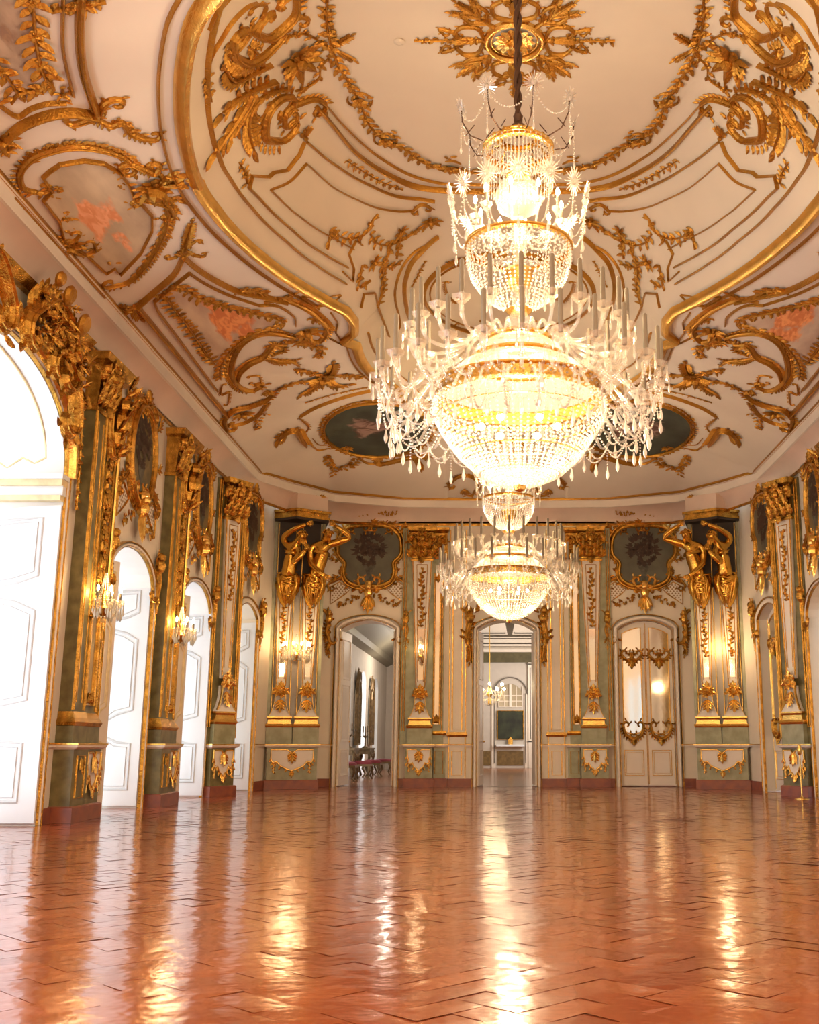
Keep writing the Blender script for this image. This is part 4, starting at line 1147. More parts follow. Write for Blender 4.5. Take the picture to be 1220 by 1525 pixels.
def herm(par, S, u, d, rr, top=5.43, cap=True, wt=.50, wb=.24, d0=0., mirror_=True):
    """tapering cream shaft on a flared foot"""
    mb = MB(); sweepblock(mb, S, u - .29, u + .29, [(.98, d + .08, 0), (1.36, d + .08, 0)]); mb.build('green_block', GREENL, par)
    mb = MB(); sweepblock(mb, S, u - .29, u + .29, [(1.36, d + .09, .01), (1.40, d + .11, .03), (1.44, d + .09, .02)]); sweepblock(mb, S, u - .25, u + .25, [(1.44, d + .07, .02), (1.53, d + .07, .0), (1.57, d + .09, .03), (1.60, d + .09, .03)])
    mb.build('foot_moulding', GOLDB, par)
    mb = MB(); n = 12
    for i in range(n):
        t0, t1 = i / n, (i + 1) / n
        f = lambda t: wb + (.50 - wb) * (1 - t) ** 2.4
        sweepblock(mb, S, u, u, [(1.6 + .5 * t0, d + .02 + .08 * (1 - t0) ** 2, f(t0) / 2), (1.6 + .5 * t1, d + .02 + .08 * (1 - t1) ** 2, f(t1) / 2)])
    mb.build('flared_foot', TRIM, par)
    mb = MB(); mb.acanthus(S(u, 2.02, d + .06), -S.Z + S.N * .2, S.N, .36, .12, 3); mb.leaf(S(u, 1.82, d + .1), -S.Z, S.N, .14, .08); 
    O = Off(S, d + .06)
    for sg in (-1, 1): line(mb, O, [V3(u + sg * (wb / 2 + (.50 - wb) / 2 * (1 - t) ** 2.4), 1.6 + .5 * t)[:2] for t in np.linspace(.05, 1, 9)], .02, .05)
    for k in range(5):
        a = 2 * PI * k / 5; mb.rosette(S(u + .11 * math.cos(a), 2.18 + .09 * math.sin(a), d + .1), S.N, .09, 5)
    mb.ball(S(u, 2.18, d + .12), .07); mb.acanthus(S(u, 2.22, d + .1), S.Z, S.N, .2, .14)
    for sg in (-1, 1): mb.leaf(S(u + sg * .08, 2.18, d + .1), S.U * sg + S.Z * -.6, S.N, .15, .09)
    mb.build('gilded_knot', GOLDB, par)
    mb = MB(); prof_col(mb, S, u, 2.24, top, wb, wt, d + .03); sh = mb.build('shaft', TRIM, par)
    O = Off(S, d + .03); f = lambda v: (wb + (wt - wb) * (v - 2.24) / (top - 2.24)) / 2
    mb = MB()
    for sg in (-1, 1):
        line(mb, O, P_((u + sg * (f(2.3) - .02), 2.3), (u + sg * (f(top) - .02), top - .02)), .03, .02)
        line(mb, O, P_((u + sg * f(2.45) * .52, 2.45), (u + sg * f(top) * .52, top - .12)), .02, .015)
    line(mb, O, P_((u - f(top) * .52, top - .12), (u + f(top) * .52, top - .12)), .02, .015)
    gold_in_shaft(mb, O, u, top - 1.65, top - .2, wt * .34, rr)
    mb.build('shaft_gilding', GOLD, sh)
    if mirror_:
        mb = MB(); mb.prism([(u - f(2.5) * .45, 2.5), (u + f(2.5) * .45, 2.5), (u + f(top - 1.7) * .45, top - 1.7), (u - f(top - 1.7) * .45, top - 1.7)], .0, .006, O); mb.build('mirror_strip', MIRR, sh)
    if cap: capital(par, S, u, .58, d + .03, z0=top, rr=rr)
def vlines(mb, S, us, v0, v1, w_=.03, h_=.02):
    for u in us: line(mb, S, P_((u, v0), (u, v1)), w_, h_)
def rect(mb, S, u0, u1, v0, v1, w_=.03, h_=.02): line(mb, S, P_((u0, v0), (u1, v0), (u1, v1), (u0, v1)), w_, h_, closed=True)
def mirror_panel(par, S, u0, u1, v0, v1, rr, name='mirror_panel', orn=True):
    mb = MB(); mb.box((u0, v0, 0), (u1, v1, .01), S); mp = mb.build(name, MIRR, par)
    mb = MB(); rect(mb, Off(S, .01), u0, u1, v0, v1, .05, .035)
    c = (u0 + u1) / 2; O = Off(S, .03)
    if orn:
        for v, sg in ((v0 + .02, 1), (v1 - .02, -1)):
            mb.acanthus(O(c, v), S.Z * sg, S.N, .22, .16); 
            for s2 in (-1, 1): mb.leaf(O(c + s2 * (u1 - u0) * .3, v), S.Z * sg * .8 - S.U * s2 * .4, S.N, .15, .08)
    mb.build('frame', GOLD, mp)
    return mp
# ---------- pilasters of the window wall ----------
def trophy(par, S, u, v0, v1, w_, rr, name='gilded_trophy'):
    """dense hanging relief of scrolls, shells and leaves"""
    mb = MB(); n = int((v1 - v0) / .17)
    for i in range(n):
        v = v0 + (v1 - v0) * (i + .5) / n; k = rr.random(); ww = w_ * (.6 + .4 * math.sin(PI * (i + .5) / n))
        if k < .35: mb.rosette(S(u + rr.uniform(-.05, .05), v, .06), S.N, ww * .42, 6)
        elif k < .7: mb.acanthus(S(u, v + .08, .05), -S.Z, S.N, .26, ww * .6, 2)
        else:
            for sg in (-1, 1): cscroll(mb, Off(S, .03), [V3(u + sg * .02, v - .08)[:2], V3(u + sg * ww * .34, v - .02)[:2], V3(u + sg * ww * .3, v + .1)[:2]], .06, 1)
        for sg in (-1, 1): mb.leaf(S(u, v, .03), S.U * sg + S.Z * rr.uniform(-.8, .3), S.N, ww * .55, ww * .25, curl=.4)
    line(mb, S, P_((u, v0), (u, v1)), w_ * .3, .06)
    return mb.build(name, GOLD, par)
def window_pier(u0, u1, label, rr, group):
    S = SLW; c = (u0 + u1) / 2; um = u0 + (u1 - u0) * .45
    e = thing('pilaster', label, 'pilaster', S(c, 0), group)
    pedestal(e, S, u0, um, .26, plaque=False, m=GREEN); pedestal(e, S, um + .04, u1, .20, rr=rr, m=GREEN)
    mb = MB(); O = Off(S, .26); rect(mb, O, u0 + .12, um - .12, .3, .82, .03, .02); mb.acanthus(O((u0 + um) / 2, .8, .01), -S.Z, S.N, .22, .12); mb.build('pedestal_gilding', GOLD, e)
    # left: green pilaster with stepped gilt edges
    mb = MB(); sweepblock(mb, S, u0 + .02, um - .02, [(.98, .22, 0), (1.2, .22, 0)]); sweepblock(mb, S, u0 + .05, um - .05, [(1.38, .17, 0), (5.45, .17, 0)]); sweepblock(mb, S, um + .03, u1 - .01, [(.98, .16, 0), (1.2, .16, 0)]); sweepblock(mb, S, um, u1, [(1.38, .08, 0), (6.24, .08, 0)]); mb.build('green_shaft', GREEN, e)
    mb = MB(); sweepblock(mb, S, u0 + .03, um - .03, [(1.2, .22, 0), (1.25, .25, .03), (1.3, .22, .0), (1.38, .2, 0)]); sweepblock(mb, S, um + .04, u1 - .01, [(1.2, .17, 0), (1.25, .19, .02), (1.3, .16, 0), (1.38, .1, 0)])
    O = Off(S, .17); vlines(mb, O, [u0 + .07, um - .07], 1.4, 5.42, .045, .03); vlines(mb, O, [u0 + .16, um - .16], 1.5, 5.3, .02, .015); vlines(mb, Off(S, .08), [um + .03, u1 - .03], 1.4, 6.2, .05, .035)
    mb.build('shaft_gilding', GOLD, e)
    capital(e, S, (u0 + um) / 2, um - u0, .17, rr=rr)
    c2_ = (um + u1) / 2; O = Off(S, .08); w2 = (u1 - um) * .5
    mirror_panel(e, O, c2_ - w2 / 2, c2_ + w2 / 2, 1.48, 3.0, rr)
    trophy(e, O, c2_, 3.15, 4.9, .26, rr)
    # bust-like bracket at the top
    mb = MB(); 
    for k in range(7): mb.acanthus(O(c2_ + rr.uniform(-.1, .1), 5.0 + .16 * k, .1 + .02 * k), S.Z * .5 + S.N * .5 + S.U * rr.uniform(-.6, .6), S.N, .3, .2, 2)
    for sg in (-1, 1): cscroll(mb, Off(S, .14), [V3(c2_ + sg * .05, 5.0)[:2], V3(c2_ + sg * .24, 5.3)[:2], V3(c2_ + sg * .2, 5.75)[:2]], .12, 3)
    mb.ball(O(c2_, 5.72, .2), .13, 8, 6); mb.ball(O(c2_, 5.45, .16), .16, 8, 6, (1, 1, 1.3)); mb.lathe([(.02, 0), (.1, .05), (.12, .2), (.06, .3)], O(c2_, 5.1, .12), 8)
    sweepblock(mb, O, um + .04, u1 - .04, [(6.08, .2, .0), (6.16, .24, .04), (6.24, .26, .06)])
    mb.build('gilded_bust', GOLD, e)
    mb = MB(); mb.tube([O(u1 - .12, 3.2, .08), O(u1 - .12, 5.4, .1)], .028, 8); mb.build('gilt_rod', GOLDB, e)
    return e
def corner_pier(label, rr, group):
    # pilaster set at the turn of the wall: green core with a cream herm facing the hall
    S = Plane((-5.85, 21.0, 0), (.42, .75)); e = thing('pilaster', label, 'pilaster', S(.45, 0), group)
    pedestal(e, S, .10, .74, .14, rr=rr, m=GREEN)
    mb = MB(); sweepblock(mb, S, 0, .82, [(.98, .04, 0), (6.24, .04, 0)]); mb.build('green_shaft', GREEN, e)
    mb = MB(); vlines(mb, Off(S, .04), [.04, .1, .74, .79], 1.3, 6.2, .04, .03); mb.build('shaft_gilding', GOLD, e)
    herm(e, S, .43, .06, rr, wt=.46, wb=.26, mirror_=False)
    S2 = Plane((-5.50, 21.64, 0), (-.1, .9))
    mb = MB(); sweepblock(mb, S2, .0, .62, [(.2, .02, 0), (6.24, .02, 0)]); mb.build('green_side', GREEN, e)
    mb = MB(); sweepblock(mb, S2, .0, .62, [(0, .04, 0), (.2, .04, 0)]); mb.build('side_plinth', PLINTH, e)
    mb = MB(); vlines(mb, Off(S2, .02), [.05, .2, .35, .56], 1.1, 6.0, .035, .03); mb.build('side_gilding', GOLD, e)
    return e
_dn = {1: ('portal', 'window side'), -1: ('portal', 'right wall')}
for SX in (1, -1):
    sd = side('left', 'right')
    window_pier(13.98, 15.1, 'green and gilded pilaster of the %s wall next to the great portal' % sd, seeded(61), 'green pilasters')
    window_pier(17.62, 18.72, 'green and gilded pilaster of the %s wall between the two arched openings' % sd, seeded(62), 'green pilasters')
    corner_pier('cream and green pilaster at the turn of the %s wall before the corner opening' % sd, seeded(63), 'green pilasters')
SX = 1
# ---------- far wall: herm pilasters and panels ----------
for SX in (1, -1):
    rr = seeded(71); S = SEW; sd = side('left', 'right')
    e = thing('herm_pilaster', 'cream tapering pilaster on a green pedestal, %s of the middle doorway' % sd, 'pilaster', S(-2.05, 0), 'herm pilasters')
    mb = MB(); sweepblock(mb, S, -2.56, -1.52, [(.98, .08, 0), (6.24, .08, 0)]); mb.build('green_back', GREENL, e)
    pedestal(e, S, -2.40, -1.76, .30, rr=rr)
    pedestal(e, S, -1.74, -1.46, .10, plaque=False, name='side_pedestal')
    mb = MB(); rect(mb, Off(S, .10), -1.71, -1.52, .3, .82, .025, .02)
    sweepblock(mb, S, -1.76, -1.46, [(1.2, .1, 0), (1.24, .13, .02), (1.3, .11, 0)])
    vlines(mb, Off(S, .08), [-2.52, -2.46, -1.56], 1.3, 6.2, .03, .02); mb.build('edge_gilding', GOLD, e)
    mirror_panel(e, Off(S, .08), -1.76, -1.61, 1.45, 5.1, rr)
    herm(e, S, -2.08, .12, rr, wt=.50)
    mb = MB()
    for sg in (0, 1): mb.acanthus(S(-1.66 + .1 * sg, 5.5, .1), S.Z, S.N, .3, .2)
    sweepblock(mb, S, -1.78, -1.46, [(5.45, .1, 0), (5.5, .13, .01), (6.1, .12, .0), (6.18, .2, .04), (6.24, .22, .05)]); cscroll(mb, Off(S, .14), P_((-1.72, 5.9), (-1.6, 6.02), (-1.5, 5.95)), .08, 2)
    for k in range(4): mb.rosette(S(-1.68 + .05 * k, 5.6 + .12 * k, .14), S.N, .1, 5)
    mb.build('side_capital', GOLD, e)
    # narrow framed wall panels
    mb = MB(); mb.box((-1.40, .19, 0), (-.98, 6.24, .03), S); mb.build('wall_panel_%s' % sd, WALL, kind='structure')
    mb = MB(); O = Off(S, .03); rect(mb, O, -1.31, -1.08, 1.32, 4.7, .035, .025); rect(mb, O, -1.31, -1.08, .27, .82, .03, .02); vlines(mb, O, [-1.385, -.995], .2, 6.2, .03, .02); sweepblock(mb, S, -1.42, -.96, [(1.16, .05, 0), (1.2, .08, .02), (1.27, .05, 0)]); mb.build('trim_11', GOLDB, kind='structure')
SX = 1
# scroll figures at both sides of the middle doorway
for SX in (1, -1):
    rr = seeded(73); S = SEW; O = Off(S, .04); mb = MB()
    cscroll(mb, O, P_((-.92, 3.35), (-.97, 3.6), (-.91, 3.9), (-.98, 4.15), (-.90, 4.3)), .15, 4, False)
    for k in range(5): mb.acanthus(O(-.93 + rr.uniform(-.04, .04), 3.4 + k * .17, .03), S.Z * rr.choice((-1, 1)) + S.U * rr.uniform(-.5, .5), S.N, .26, .18)
    mb.ball(O(-.92, 4.2, .09), .09, 8, 6); mb.ball(O(-.9, 4.0, .08), .11, 8, 6, (1, 1, 1.3))
    frond(mb, P_((-.92, 3.4), (-.88, 3.1), (-.9, 2.95)), .13, O, rr)
    cscroll(mb, O, P_((-.80, 4.14), (-.6, 4.26), (-.35, 4.34)), .10, 4, False); garland(mb, O, P_((-.78, 4.22), (-.55, 4.34), (-.3, 4.42)), .12, rr=rr)
    mb.build('door_console', GOLD, label='gilded scroll figure hugging the %s upper corner of the middle doorway' % side('left', 'right'), cat='console', group='middle doorway consoles')
SX = 1
# ---------- overdoor paintings ----------
CANV = mat('painted_canvas_green', (.15, .145, .10), .5, var=.3, vscale=2.5, bump=.1, bscale=60)
BOUQ = mat('painted_bouquet', (.035, .02, .012), .6, col2=(.075, .04, .025), vscale=14)
VASE = mat('painted_vase', (.13, .12, .09), .6, col2=(.05, .05, .04), vscale=9)
CANO = mat('painted_canvas_ochre', (.20, .15, .06), .5, col2=(.09, .08, .045), vscale=3)
LATT = mat('lattice_ground', (.32, .20, .08), .5, .3)
CART = [(-.59, .715), (-.40, .79), (0, .82), (.40, .79), (.59, .70), (.75, .50), (.79, .20), (.74, .03), (.60, -.13), (.62, -.35), (.55, -.56), (.28, -.70), (0, -.70), (-.28, -.70), (-.55, -.56), (-.62, -.35), (-.60, -.13), (-.74, .03), (-.79, .20), (-.75, .50)]
def overdoor(S, uc, label, rr, sx=1., vc=5.50, vs=1., oval=False, base=None, half=.72, apex=4.0):
    e = thing('overdoor_painting', label, 'painting', S(uc, vc - .9), 'overdoor paintings')
    O = Off(S, .03)
    pts = [(uc + x * sx, vc + y * vs) for x, y in CART]
    if oval: pts = [(uc + .60 * sx * math.sin(2 * PI * k / 20), vc + .80 * vs * math.cos(2 * PI * k / 20)) for k in range(20)]
    q = catmull(P_(*pts), 3, True)
    mb = MB(); n = len(q); c = O(uc, vc); mb.add([c] + [O(*p) for p in q], [(0, (i + 1) % n + 1, i + 1) for i in range(n)]); cv = mb.build('canvas', CANO if oval else CANV, e)
    mb = MB(); r2 = seeded(5)
    for k in range(70):
        a = r2.uniform(0, 2 * PI); t = r2.random() ** .6; x, y = .36 * t * math.cos(a) * sx, .20 + .38 * t * math.sin(a)
        mb.rosette(O(uc + x, vc + y * vs, .004 + .004 * r2.random()), S.N, r2.uniform(.05, .085), 5)
    for k in range(26):
        a = r2.uniform(-.3, PI + .3); mb.leaf(O(uc + .28 * math.cos(a) * sx, vc + .2 + .3 * math.sin(a), .004), S.U * math.cos(a) + S.Z * math.sin(a), S.N, .2, .05, h=.004, curl=0)
    mb.v = [tuple(V3(*p) - S.N * max(0, float(np.dot(V3(*p) - O(uc, vc), S.N)) - .012)) for p in mb.v]
    mb.build('painted_bouquet', BOUQ, cv)
    mb = MB(); mb.prism([(uc - .06, vc - .68 * vs), (uc + .06, vc - .68 * vs), (uc + .04, vc - .42 * vs), (uc + .15, vc - .22 * vs), (uc + .17, vc - .08 * vs), (uc - .17, vc - .08 * vs), (uc - .15, vc - .22 * vs), (uc - .04, vc - .42 * vs)], .001, .004, O); mb.build('painted_vase', VASE, cv)
    mb = MB(); line(mb, O, q, .10, .075, closed=True)
    k = 1.09; q2 = [V3(uc + (p[0] - uc) * k, vc + (p[1] - vc) * k)[:2] for p in q]; line(mb, S, q2, .07, .05, closed=True)
    q3 = resample(q2 + [q2[0]], .11)
    for i in range(len(q3) - 1):
        d = q3[i + 1] - q3[i]; d = d / np.linalg.norm(d); pr = V3(-d[1], d[0])[:2]
        if np.dot(pr, q3[i] - V3(uc, vc)[:2]) < 0: pr = -pr
        if rr.random() < .75: P, dd, nn = dir2(O, q3[i], pr * .8 + d * rr.uniform(-.9, .9)); mb.leaf(P, dd, nn, rr.uniform(.08, .16), .07, curl=.4)
    for x, y, dx, dy in ((.72, .62, 1, 1), (-.72, .62, -1, 1), (.82, -.05, 1, .3), (-.82, -.05, -1, .3), (.75, -.45, 1, -.4), (-.75, -.45, -1, -.4)):
        a = V3(uc + x * sx, vc + y * vs)[:2]; frond(mb, [a, a + V3(dx * .1 * sx, dy * .06)[:2], a + V3(dx * .14 * sx, dy * .18)[:2]], .12, O, rr)
    fr = mb.build('frame', GOLD, e)
    mb = MB(); t = vc + .88 * vs
    for i in range(7):
        a = PI * (i + .5) / 7; mb.leaf(O(uc, t, .04), S.U * math.cos(a) + S.Z * math.sin(a), S.N, .22, .1, curl=.2)
    for sg in (-1, 1): cscroll(mb, O, P_((uc + sg * .08, t - .04), (uc + sg * .28 * sx, t + .02), (uc + sg * .5 * sx, t - .07)), .09, 3)
    mb.build('crest', GOLD, fr)
    # bust with leaf skirt below
    b = vc - .74 * vs
    mb = MB(); mb.ball(O(uc, b + .02, .1), .085, 10, 8, (1, 1, 1.15)); mb.ball(O(uc, b + .08, .07), .10, 8, 6); mb.ball(O(uc, b - .13, .07), .10, 8, 6, (1.1, .8, 1.2))
    for k_ in (-.55, -.25, 0, .25, .55): mb.leaf(O(uc, b - .18, .05), -S.Z + S.U * k_, S.N, .5 - .25 * abs(k_), .13, curl=.2)
    for sg in (-1, 1): cscroll(mb, O, P_((uc + sg * .05, b - .05), (uc + sg * .2, b + .02), (uc + sg * .27, b + .14)), .09, 3)
    mb.build('bust', GOLDB, e)
    for sg in (-1, 1):
        nm = 'lattice_panel'
        L_ = [(uc + sg * x * sx, vc + y * vs) for x, y in ((.94, -.72), (.72, -.60), (.45, -.78), (.58, -.90), (.93, -1.15))]
        mb = MB(); pl = L_ if sg == 1 else L_; cc = V3(sum(p[0] for p in pl) / 5, sum(p[1] for p in pl) / 5)[:2]
        mb.add([S(cc[0], cc[1], .01)] + [S(p[0], p[1], .01) for p in pl], [(0, i + 1, (i + 1) % 5 + 1) if sg == -1 else (0, (i + 1) % 5 + 1, i + 1) for i in range(5)]); lp = mb.build(nm, TRIM, e)
        mb = MB()
        def inside(x, y):
            r_ = False
            for (ax, ay), (bx, by) in zip(pl, pl[1:] + pl[:1]):
                if (ay > y) != (by > y) and x < (bx - ax) * (y - ay) / (by - ay) + ax: r_ = not r_
            return r_
        for i in range(-8, 9):
            for j in range(-8, 9):
                x, y = cc[0] + (i + .5 * (j % 2)) * .080, cc[1] + j * .053
                if inside(x, y) and inside(x + .03, y) and inside(x - .03, y): mb.prism([(x - .024, y), (x, y - .024), (x + .024, y), (x, y + .024)], .010, .013, S)
        mb.build('lattice', LATT, lp)
        mb = MB(); line(mb, S, P_(*pl), .035, .035, closed=True); mb.build('lattice_gilding', GOLD, lp)
        mb = MB(); cscroll(mb, O, P_(*[(uc + sg * x * sx, vc + y * vs) for x, y in ((.62, -.42), (.80, -.56), (1.0, -.66), (.97, -.78))]), .07, 2)
        garland(mb, O, P_(*[(uc + sg * x * sx, vc + y * vs) for x, y in ((.15, -.88), (.32, -1.0), (.55, -1.1), (.78, -1.2))]), .15, step=.08, rod=False, rr=rr)
        mb.build('leaf_spray', GOLD, e)
        # console figure beside the arch
        mb = MB(); u = uc + sg * (half + .14); a = apex - .1
        cscroll(mb, O, P_((u - sg * .02, a - .55), (u + sg * .05, a - .3), (u, a - .05), (u + sg * .08, a + .15)), .11, 3)
        mb.ball(O(u, a + .12, .08), .07, 8, 6); mb.ball(O(u, a - .02, .06), .09, 8, 6, (1, 1, 1.4))
        for k_ in range(4): mb.acanthus(O(u, a - .1 - k_ * .16, .03), -S.Z + S.U * rr.uniform(-.5, .5), S.N, .22, .14)
        frond(mb, P_((u, a - .6), (u + sg * .03, a - .75), (u, a - .88)), .1, O, rr)
        mb.build('console', GOLD, e)
    return e
for SX in (1, -1):
    sd = side('left', 'right')
    overdoor(SEW, -3.40, 'painted vase of dark flowers in gilded frame over the %s far wall door' % sd, seeded(81), half=.80, apex=4.1)
    overdoor(SLW, 16.38, 'tall oval painting over the first arched opening of the %s wall' % sd, seeded(82), sx=.95, vc=5.42, oval=True, half=.95, apex=3.95)
    overdoor(SLW, 19.95, 'tall oval painting over the second arched opening of the %s wall' % sd, seeded(83), sx=.80, vc=5.42, oval=True, half=.95, apex=3.95)
    overdoor(SDG, .95, 'painted panel over the %s corner opening, half hidden' % sd, seeded(84), sx=.82, vc=5.50, half=.80, apex=4.0)
SX = 1
# crest of musical trophies on the portal
def portal_crest():
    S = SLW; rr = seeded(91); O = Off(S, .05)
    e = thing('portal_crest', 'heavy gilded trophy with shields and wings crowning the great portal', 'ornament', S(YC, 5.7))
    mb = MB()
    for k in range(150):
        t = rr.random(); u = YC + 1.25 + rr.uniform(-.9, .75); v = 6.0 + rr.uniform(-.35, .35) - max(0, (u - YC - 1.2)) * .5
        mb.acanthus(O(u, v, rr.uniform(.02, .25)), S.U * rr.uniform(-1, 1) + S.Z * rr.uniform(-1, 1) + S.N * .2, S.N, rr.uniform(.12, .24), rr.uniform(.07, .13), 2)
    for k in range(46):
        u = YC + 1.2 + rr.uniform(-.8, .6); v = 6.0 + rr.uniform(-.3, .3) - max(0, (u - YC - 1.2)) * .5
        mb.ball(O(u, v, rr.uniform(.1, .26)), rr.uniform(.03, .075), 7, 5)
    mb.build('foliage', GOLD, e)
    for (u, v, r) in ((12.35, 6.36, .13), (12.05, 6.44, .10), (12.85, 6.18, .15)):
        mb = MB(); c = O(u, v, .34); mb.lathe([(0, .04), (r * .7, .035), (r, .0), (r * .96, -.03), (0, -.05)], (0, 0, 0), 16)
        k0 = len(mb.v) - 16 * 5
        for i in range(k0, len(mb.v)):
            x, y, z = mb.v[i]; mb.v[i] = tuple(c + S.U * x + S.Z * y * .95 + S.N * (z + .25 * y))
        mb.build('shield', GOLDC, e)
    mb = MB()
    cscroll(mb, Off(S, .16), P_((YC + .2, 5.85), (YC + .7, 6.25), (YC + 1.2, 6.15), (YC + 1.6, 5.7)), .22, 4)
    cscroll(mb, Off(S, .12), P_((YC + 1.3, 5.75), (YC + 1.65, 5.5), (YC + 1.85, 5.1)), .2, 5)
    cscroll(mb, Off(S, .12), P_((YC - .2, 5.8), (YC - .7, 6.2), (YC - 1.3, 6.1)), .2, 4)
    mb.build('scroll', GOLD, e)
    mb = MB(); garland(mb, O, P_((YC + 1.9, 5.5), (YC + 2.12, 5.0), (YC + 2.2, 4.5)), .22, step=.09, rr=rr); garland(mb, O, P_((YC + 2.25, 5.6), (YC + 2.33, 4.9), (YC + 2.36, 4.0)), .12, rr=rr); mb.build('hanging_garland', GOLD, e)
    mb = MB(); sweepblock(mb, S, YC - 1.9, YC + 2.3, [(6.22, .08, 0), (6.28, .12, .02), (6.34, .16, .04), (6.36, .1, .03)]); mb.build('ledge', GOLD, e)
portal_crest()
mb = MB(); line(mb, Off(SLW, .02), [V3(YC + 2.12 * math.cos(a), 4.36 + 1.38 * max(0, math.sin(a)) ** .8)[:2] for a in np.linspace(0, PI, 40)], .16, .1); mb.build('trim_12', GOLDB, kind='structure', smooth=40)
# ---------- caryatid piers ----------
def skin_body(name, verts, edges, radii, parent, S, m, sub=2):
    me = bpy.data.meshes.new(name)
    pts = [S(*v) for v in verts]
    if SX == -1: pts = [V3(-p[0], p[1], p[2]) for p in pts]
    me.from_pydata([tuple(p) for p in pts], edges, [])
    o = bpy.data.objects.new(name, me); COL.objects.link(o); o.parent = parent; o.location = -wloc(parent)
    md = o.modifiers.new('skin', 'SKIN'); md.use_smooth_shade = True; md.branch_smoothing = .6
    sk = me.skin_vertices[0].data
    radii = [tuple(k * 1.22 for k in r) if isinstance(r, tuple) else r * 1.04 for r in radii]
    for i, r in enumerate(radii): sk[i].radius = r if isinstance(r, tuple) else (r, r)
    sk[0].use_root = True
    s2 = o.modifiers.new('subdivision', 'SUBSURF'); s2.levels = sub; s2.render_levels = sub
    me.materials.append(m)
    return o
def figure(pose, S, u0, v0, label, rr):
    """upper body of a bearded gilded giant; u,v,h in wall coordinates relative to the waist; pose 'A' faces the hall, 'B' turns aside"""
    e = thing('caryatid', label, 'statue', S(u0, v0 - .25), 'gilded caryatids')
    T = lambda u, v, h: (u0 + u, v0 + v, .26 + h)
    if pose == 'A':
        V = [T(.06, .10, .0), T(.10, .30, .02), T(.17, .58, .06), T(.22, .83, .08), T(.27, .98, .13), T(.31, 1.12, .20), T(.335, 1.25, .24),
             T(.02, .90, .06), T(-.07, .80, .08), T(-.06, .52, .10), T(-.045, .42, .15), T(.12, .25, .26), T(.28, .14, .30),
             T(.40, .96, .08), T(.50, .95, .12), T(.70, 1.04, .16), T(.84, 1.06, .18), T(.80, 1.14, .22), T(.62, 1.26, .26), T(.46, 1.36, .26),
             T(.11, .76, .15), T(.32, .78, .16)]
        E_ = [(0, 1), (1, 2), (2, 3), (3, 4), (4, 5), (5, 6), (3, 7), (7, 8), (8, 9), (9, 10), (10, 11), (11, 12), (3, 13), (13, 14), (14, 15), (15, 16), (16, 17), (17, 18), (18, 19), (2, 20), (2, 21)]
        Rd = [(.20, .15), (.185, .14), (.21, .15), (.20, .14), .085, .115, .09, .115, .10, .078, .07, .062, .045, .115, .105, .082, .07, .07, .058, .04, .11, .11]
        hd = T(.315, 1.17, .22); hands = [(T(.30, .13, .31), (1, -.5)), (T(.44, 1.37, .27), (-1, .2))]
    else:
        V = [T(.04, .10, .0), T(.05, .28, .03), T(.09, .55, .08), T(.13, .80, .10), T(.22, .94, .17), T(.31, 1.05, .24), T(.37, 1.14, .28),
             T(.0, .88, .04), T(-.06, .96, .0), T(-.10, 1.02, .06), T(-.07, 1.08, .16), T(.14, 1.22, .28), T(.40, 1.33, .34), 
             T(.23, .78, .16), T(.28, .66, .22), T(.14, .44, .28), T(.15, .42, .33), T(.30, .58, .38), T(.40, .72, .38), T(.03, .70, .17)]
        E_ = [(0, 1), (1, 2), (2, 3), (3, 4), (4, 5), (5, 6), (3, 7), (7, 8), (8, 9), (9, 10), (10, 11), (11, 12), (3, 13), (13, 14), (14, 15), (15, 16), (16, 17), (17, 18), (2, 19)]
        Rd = [(.18, .16), (.17, .15), (.19, .16), (.18, .15), .085, .115, .09, .105, .085, .08, .078, .062, .05, .105, .095, .075, .07, .062, .045, .10]
        hd = T(.335, 1.09, .26); hands = [(T(.44, 1.345, .35), (1, .3)), (T(.41, .75, .38), (.4, 1))]
    body = skin_body('body', V, E_, Rd, e, S, GOLDF)
    # hands: palm with five separate fingers
    for (hu, hv, hh), (du, dv) in hands:
        mb = MB(); d = nrm(S.U * du + S.Z * dv); c = S(hu, hv, hh); sd = nrm(np.cross(S.N, d))
        mb.ball(c, .05, 8, 6)
        for k, L_ in enumerate((.085, .105, .11, .10)):
            o_ = sd * (k - 1.5) * .026; mb.tube([c + o_ + d * .02, c + o_ + d * (.03 + L_ * .5) + S.N * .015, c + o_ + d * (.03 + L_ * .85) - S.N * .02], [.015, .013, .009], 6)
        mb.tube([c - sd * .04, c - sd * .075 + d * .04, c - sd * .07 + d * .08], [.016, .014, .01], 6)
        mb.build('hand', GOLDF, body, smooth=60)
    # head: brow, nose, beard, hair
    hc = S(*hd); mb = MB(); f = nrm(S.N * .85 + S.U * (.1 if pose == 'A' else .5) - S.Z * .35); sd = nrm(np.cross(S.Z, f)); up = np.cross(f, sd)
    mb.leaf(hc + f * .10 + up * .05, -up + f * .35, f, .075, .04, h=.02); mb.ball(hc + f * .125 - up * .015, .02, 6, 4)
    for sg in (-1, 1): mb.tube([hc + f * .105 + up * .045 + sd * sg * .01, hc + f * .10 + up * .052 + sd * sg * .045, hc + f * .07 + up * .035 + sd * sg * .08], .012, 5); mb.ball(hc + f * .098 + up * .02 + sd * sg * .04, .016, 6, 4); mb.ball(hc + sd * sg * .115, .025, 6, 4)
    mb.tube([hc + f * .105 - up * .055 - sd * .03, hc + f * .112 - up * .05, hc + f * .105 - up * .055 + sd * .03], .012, 5)
    mb.build('face', GOLDF, body, smooth=60)
    mb = MB()
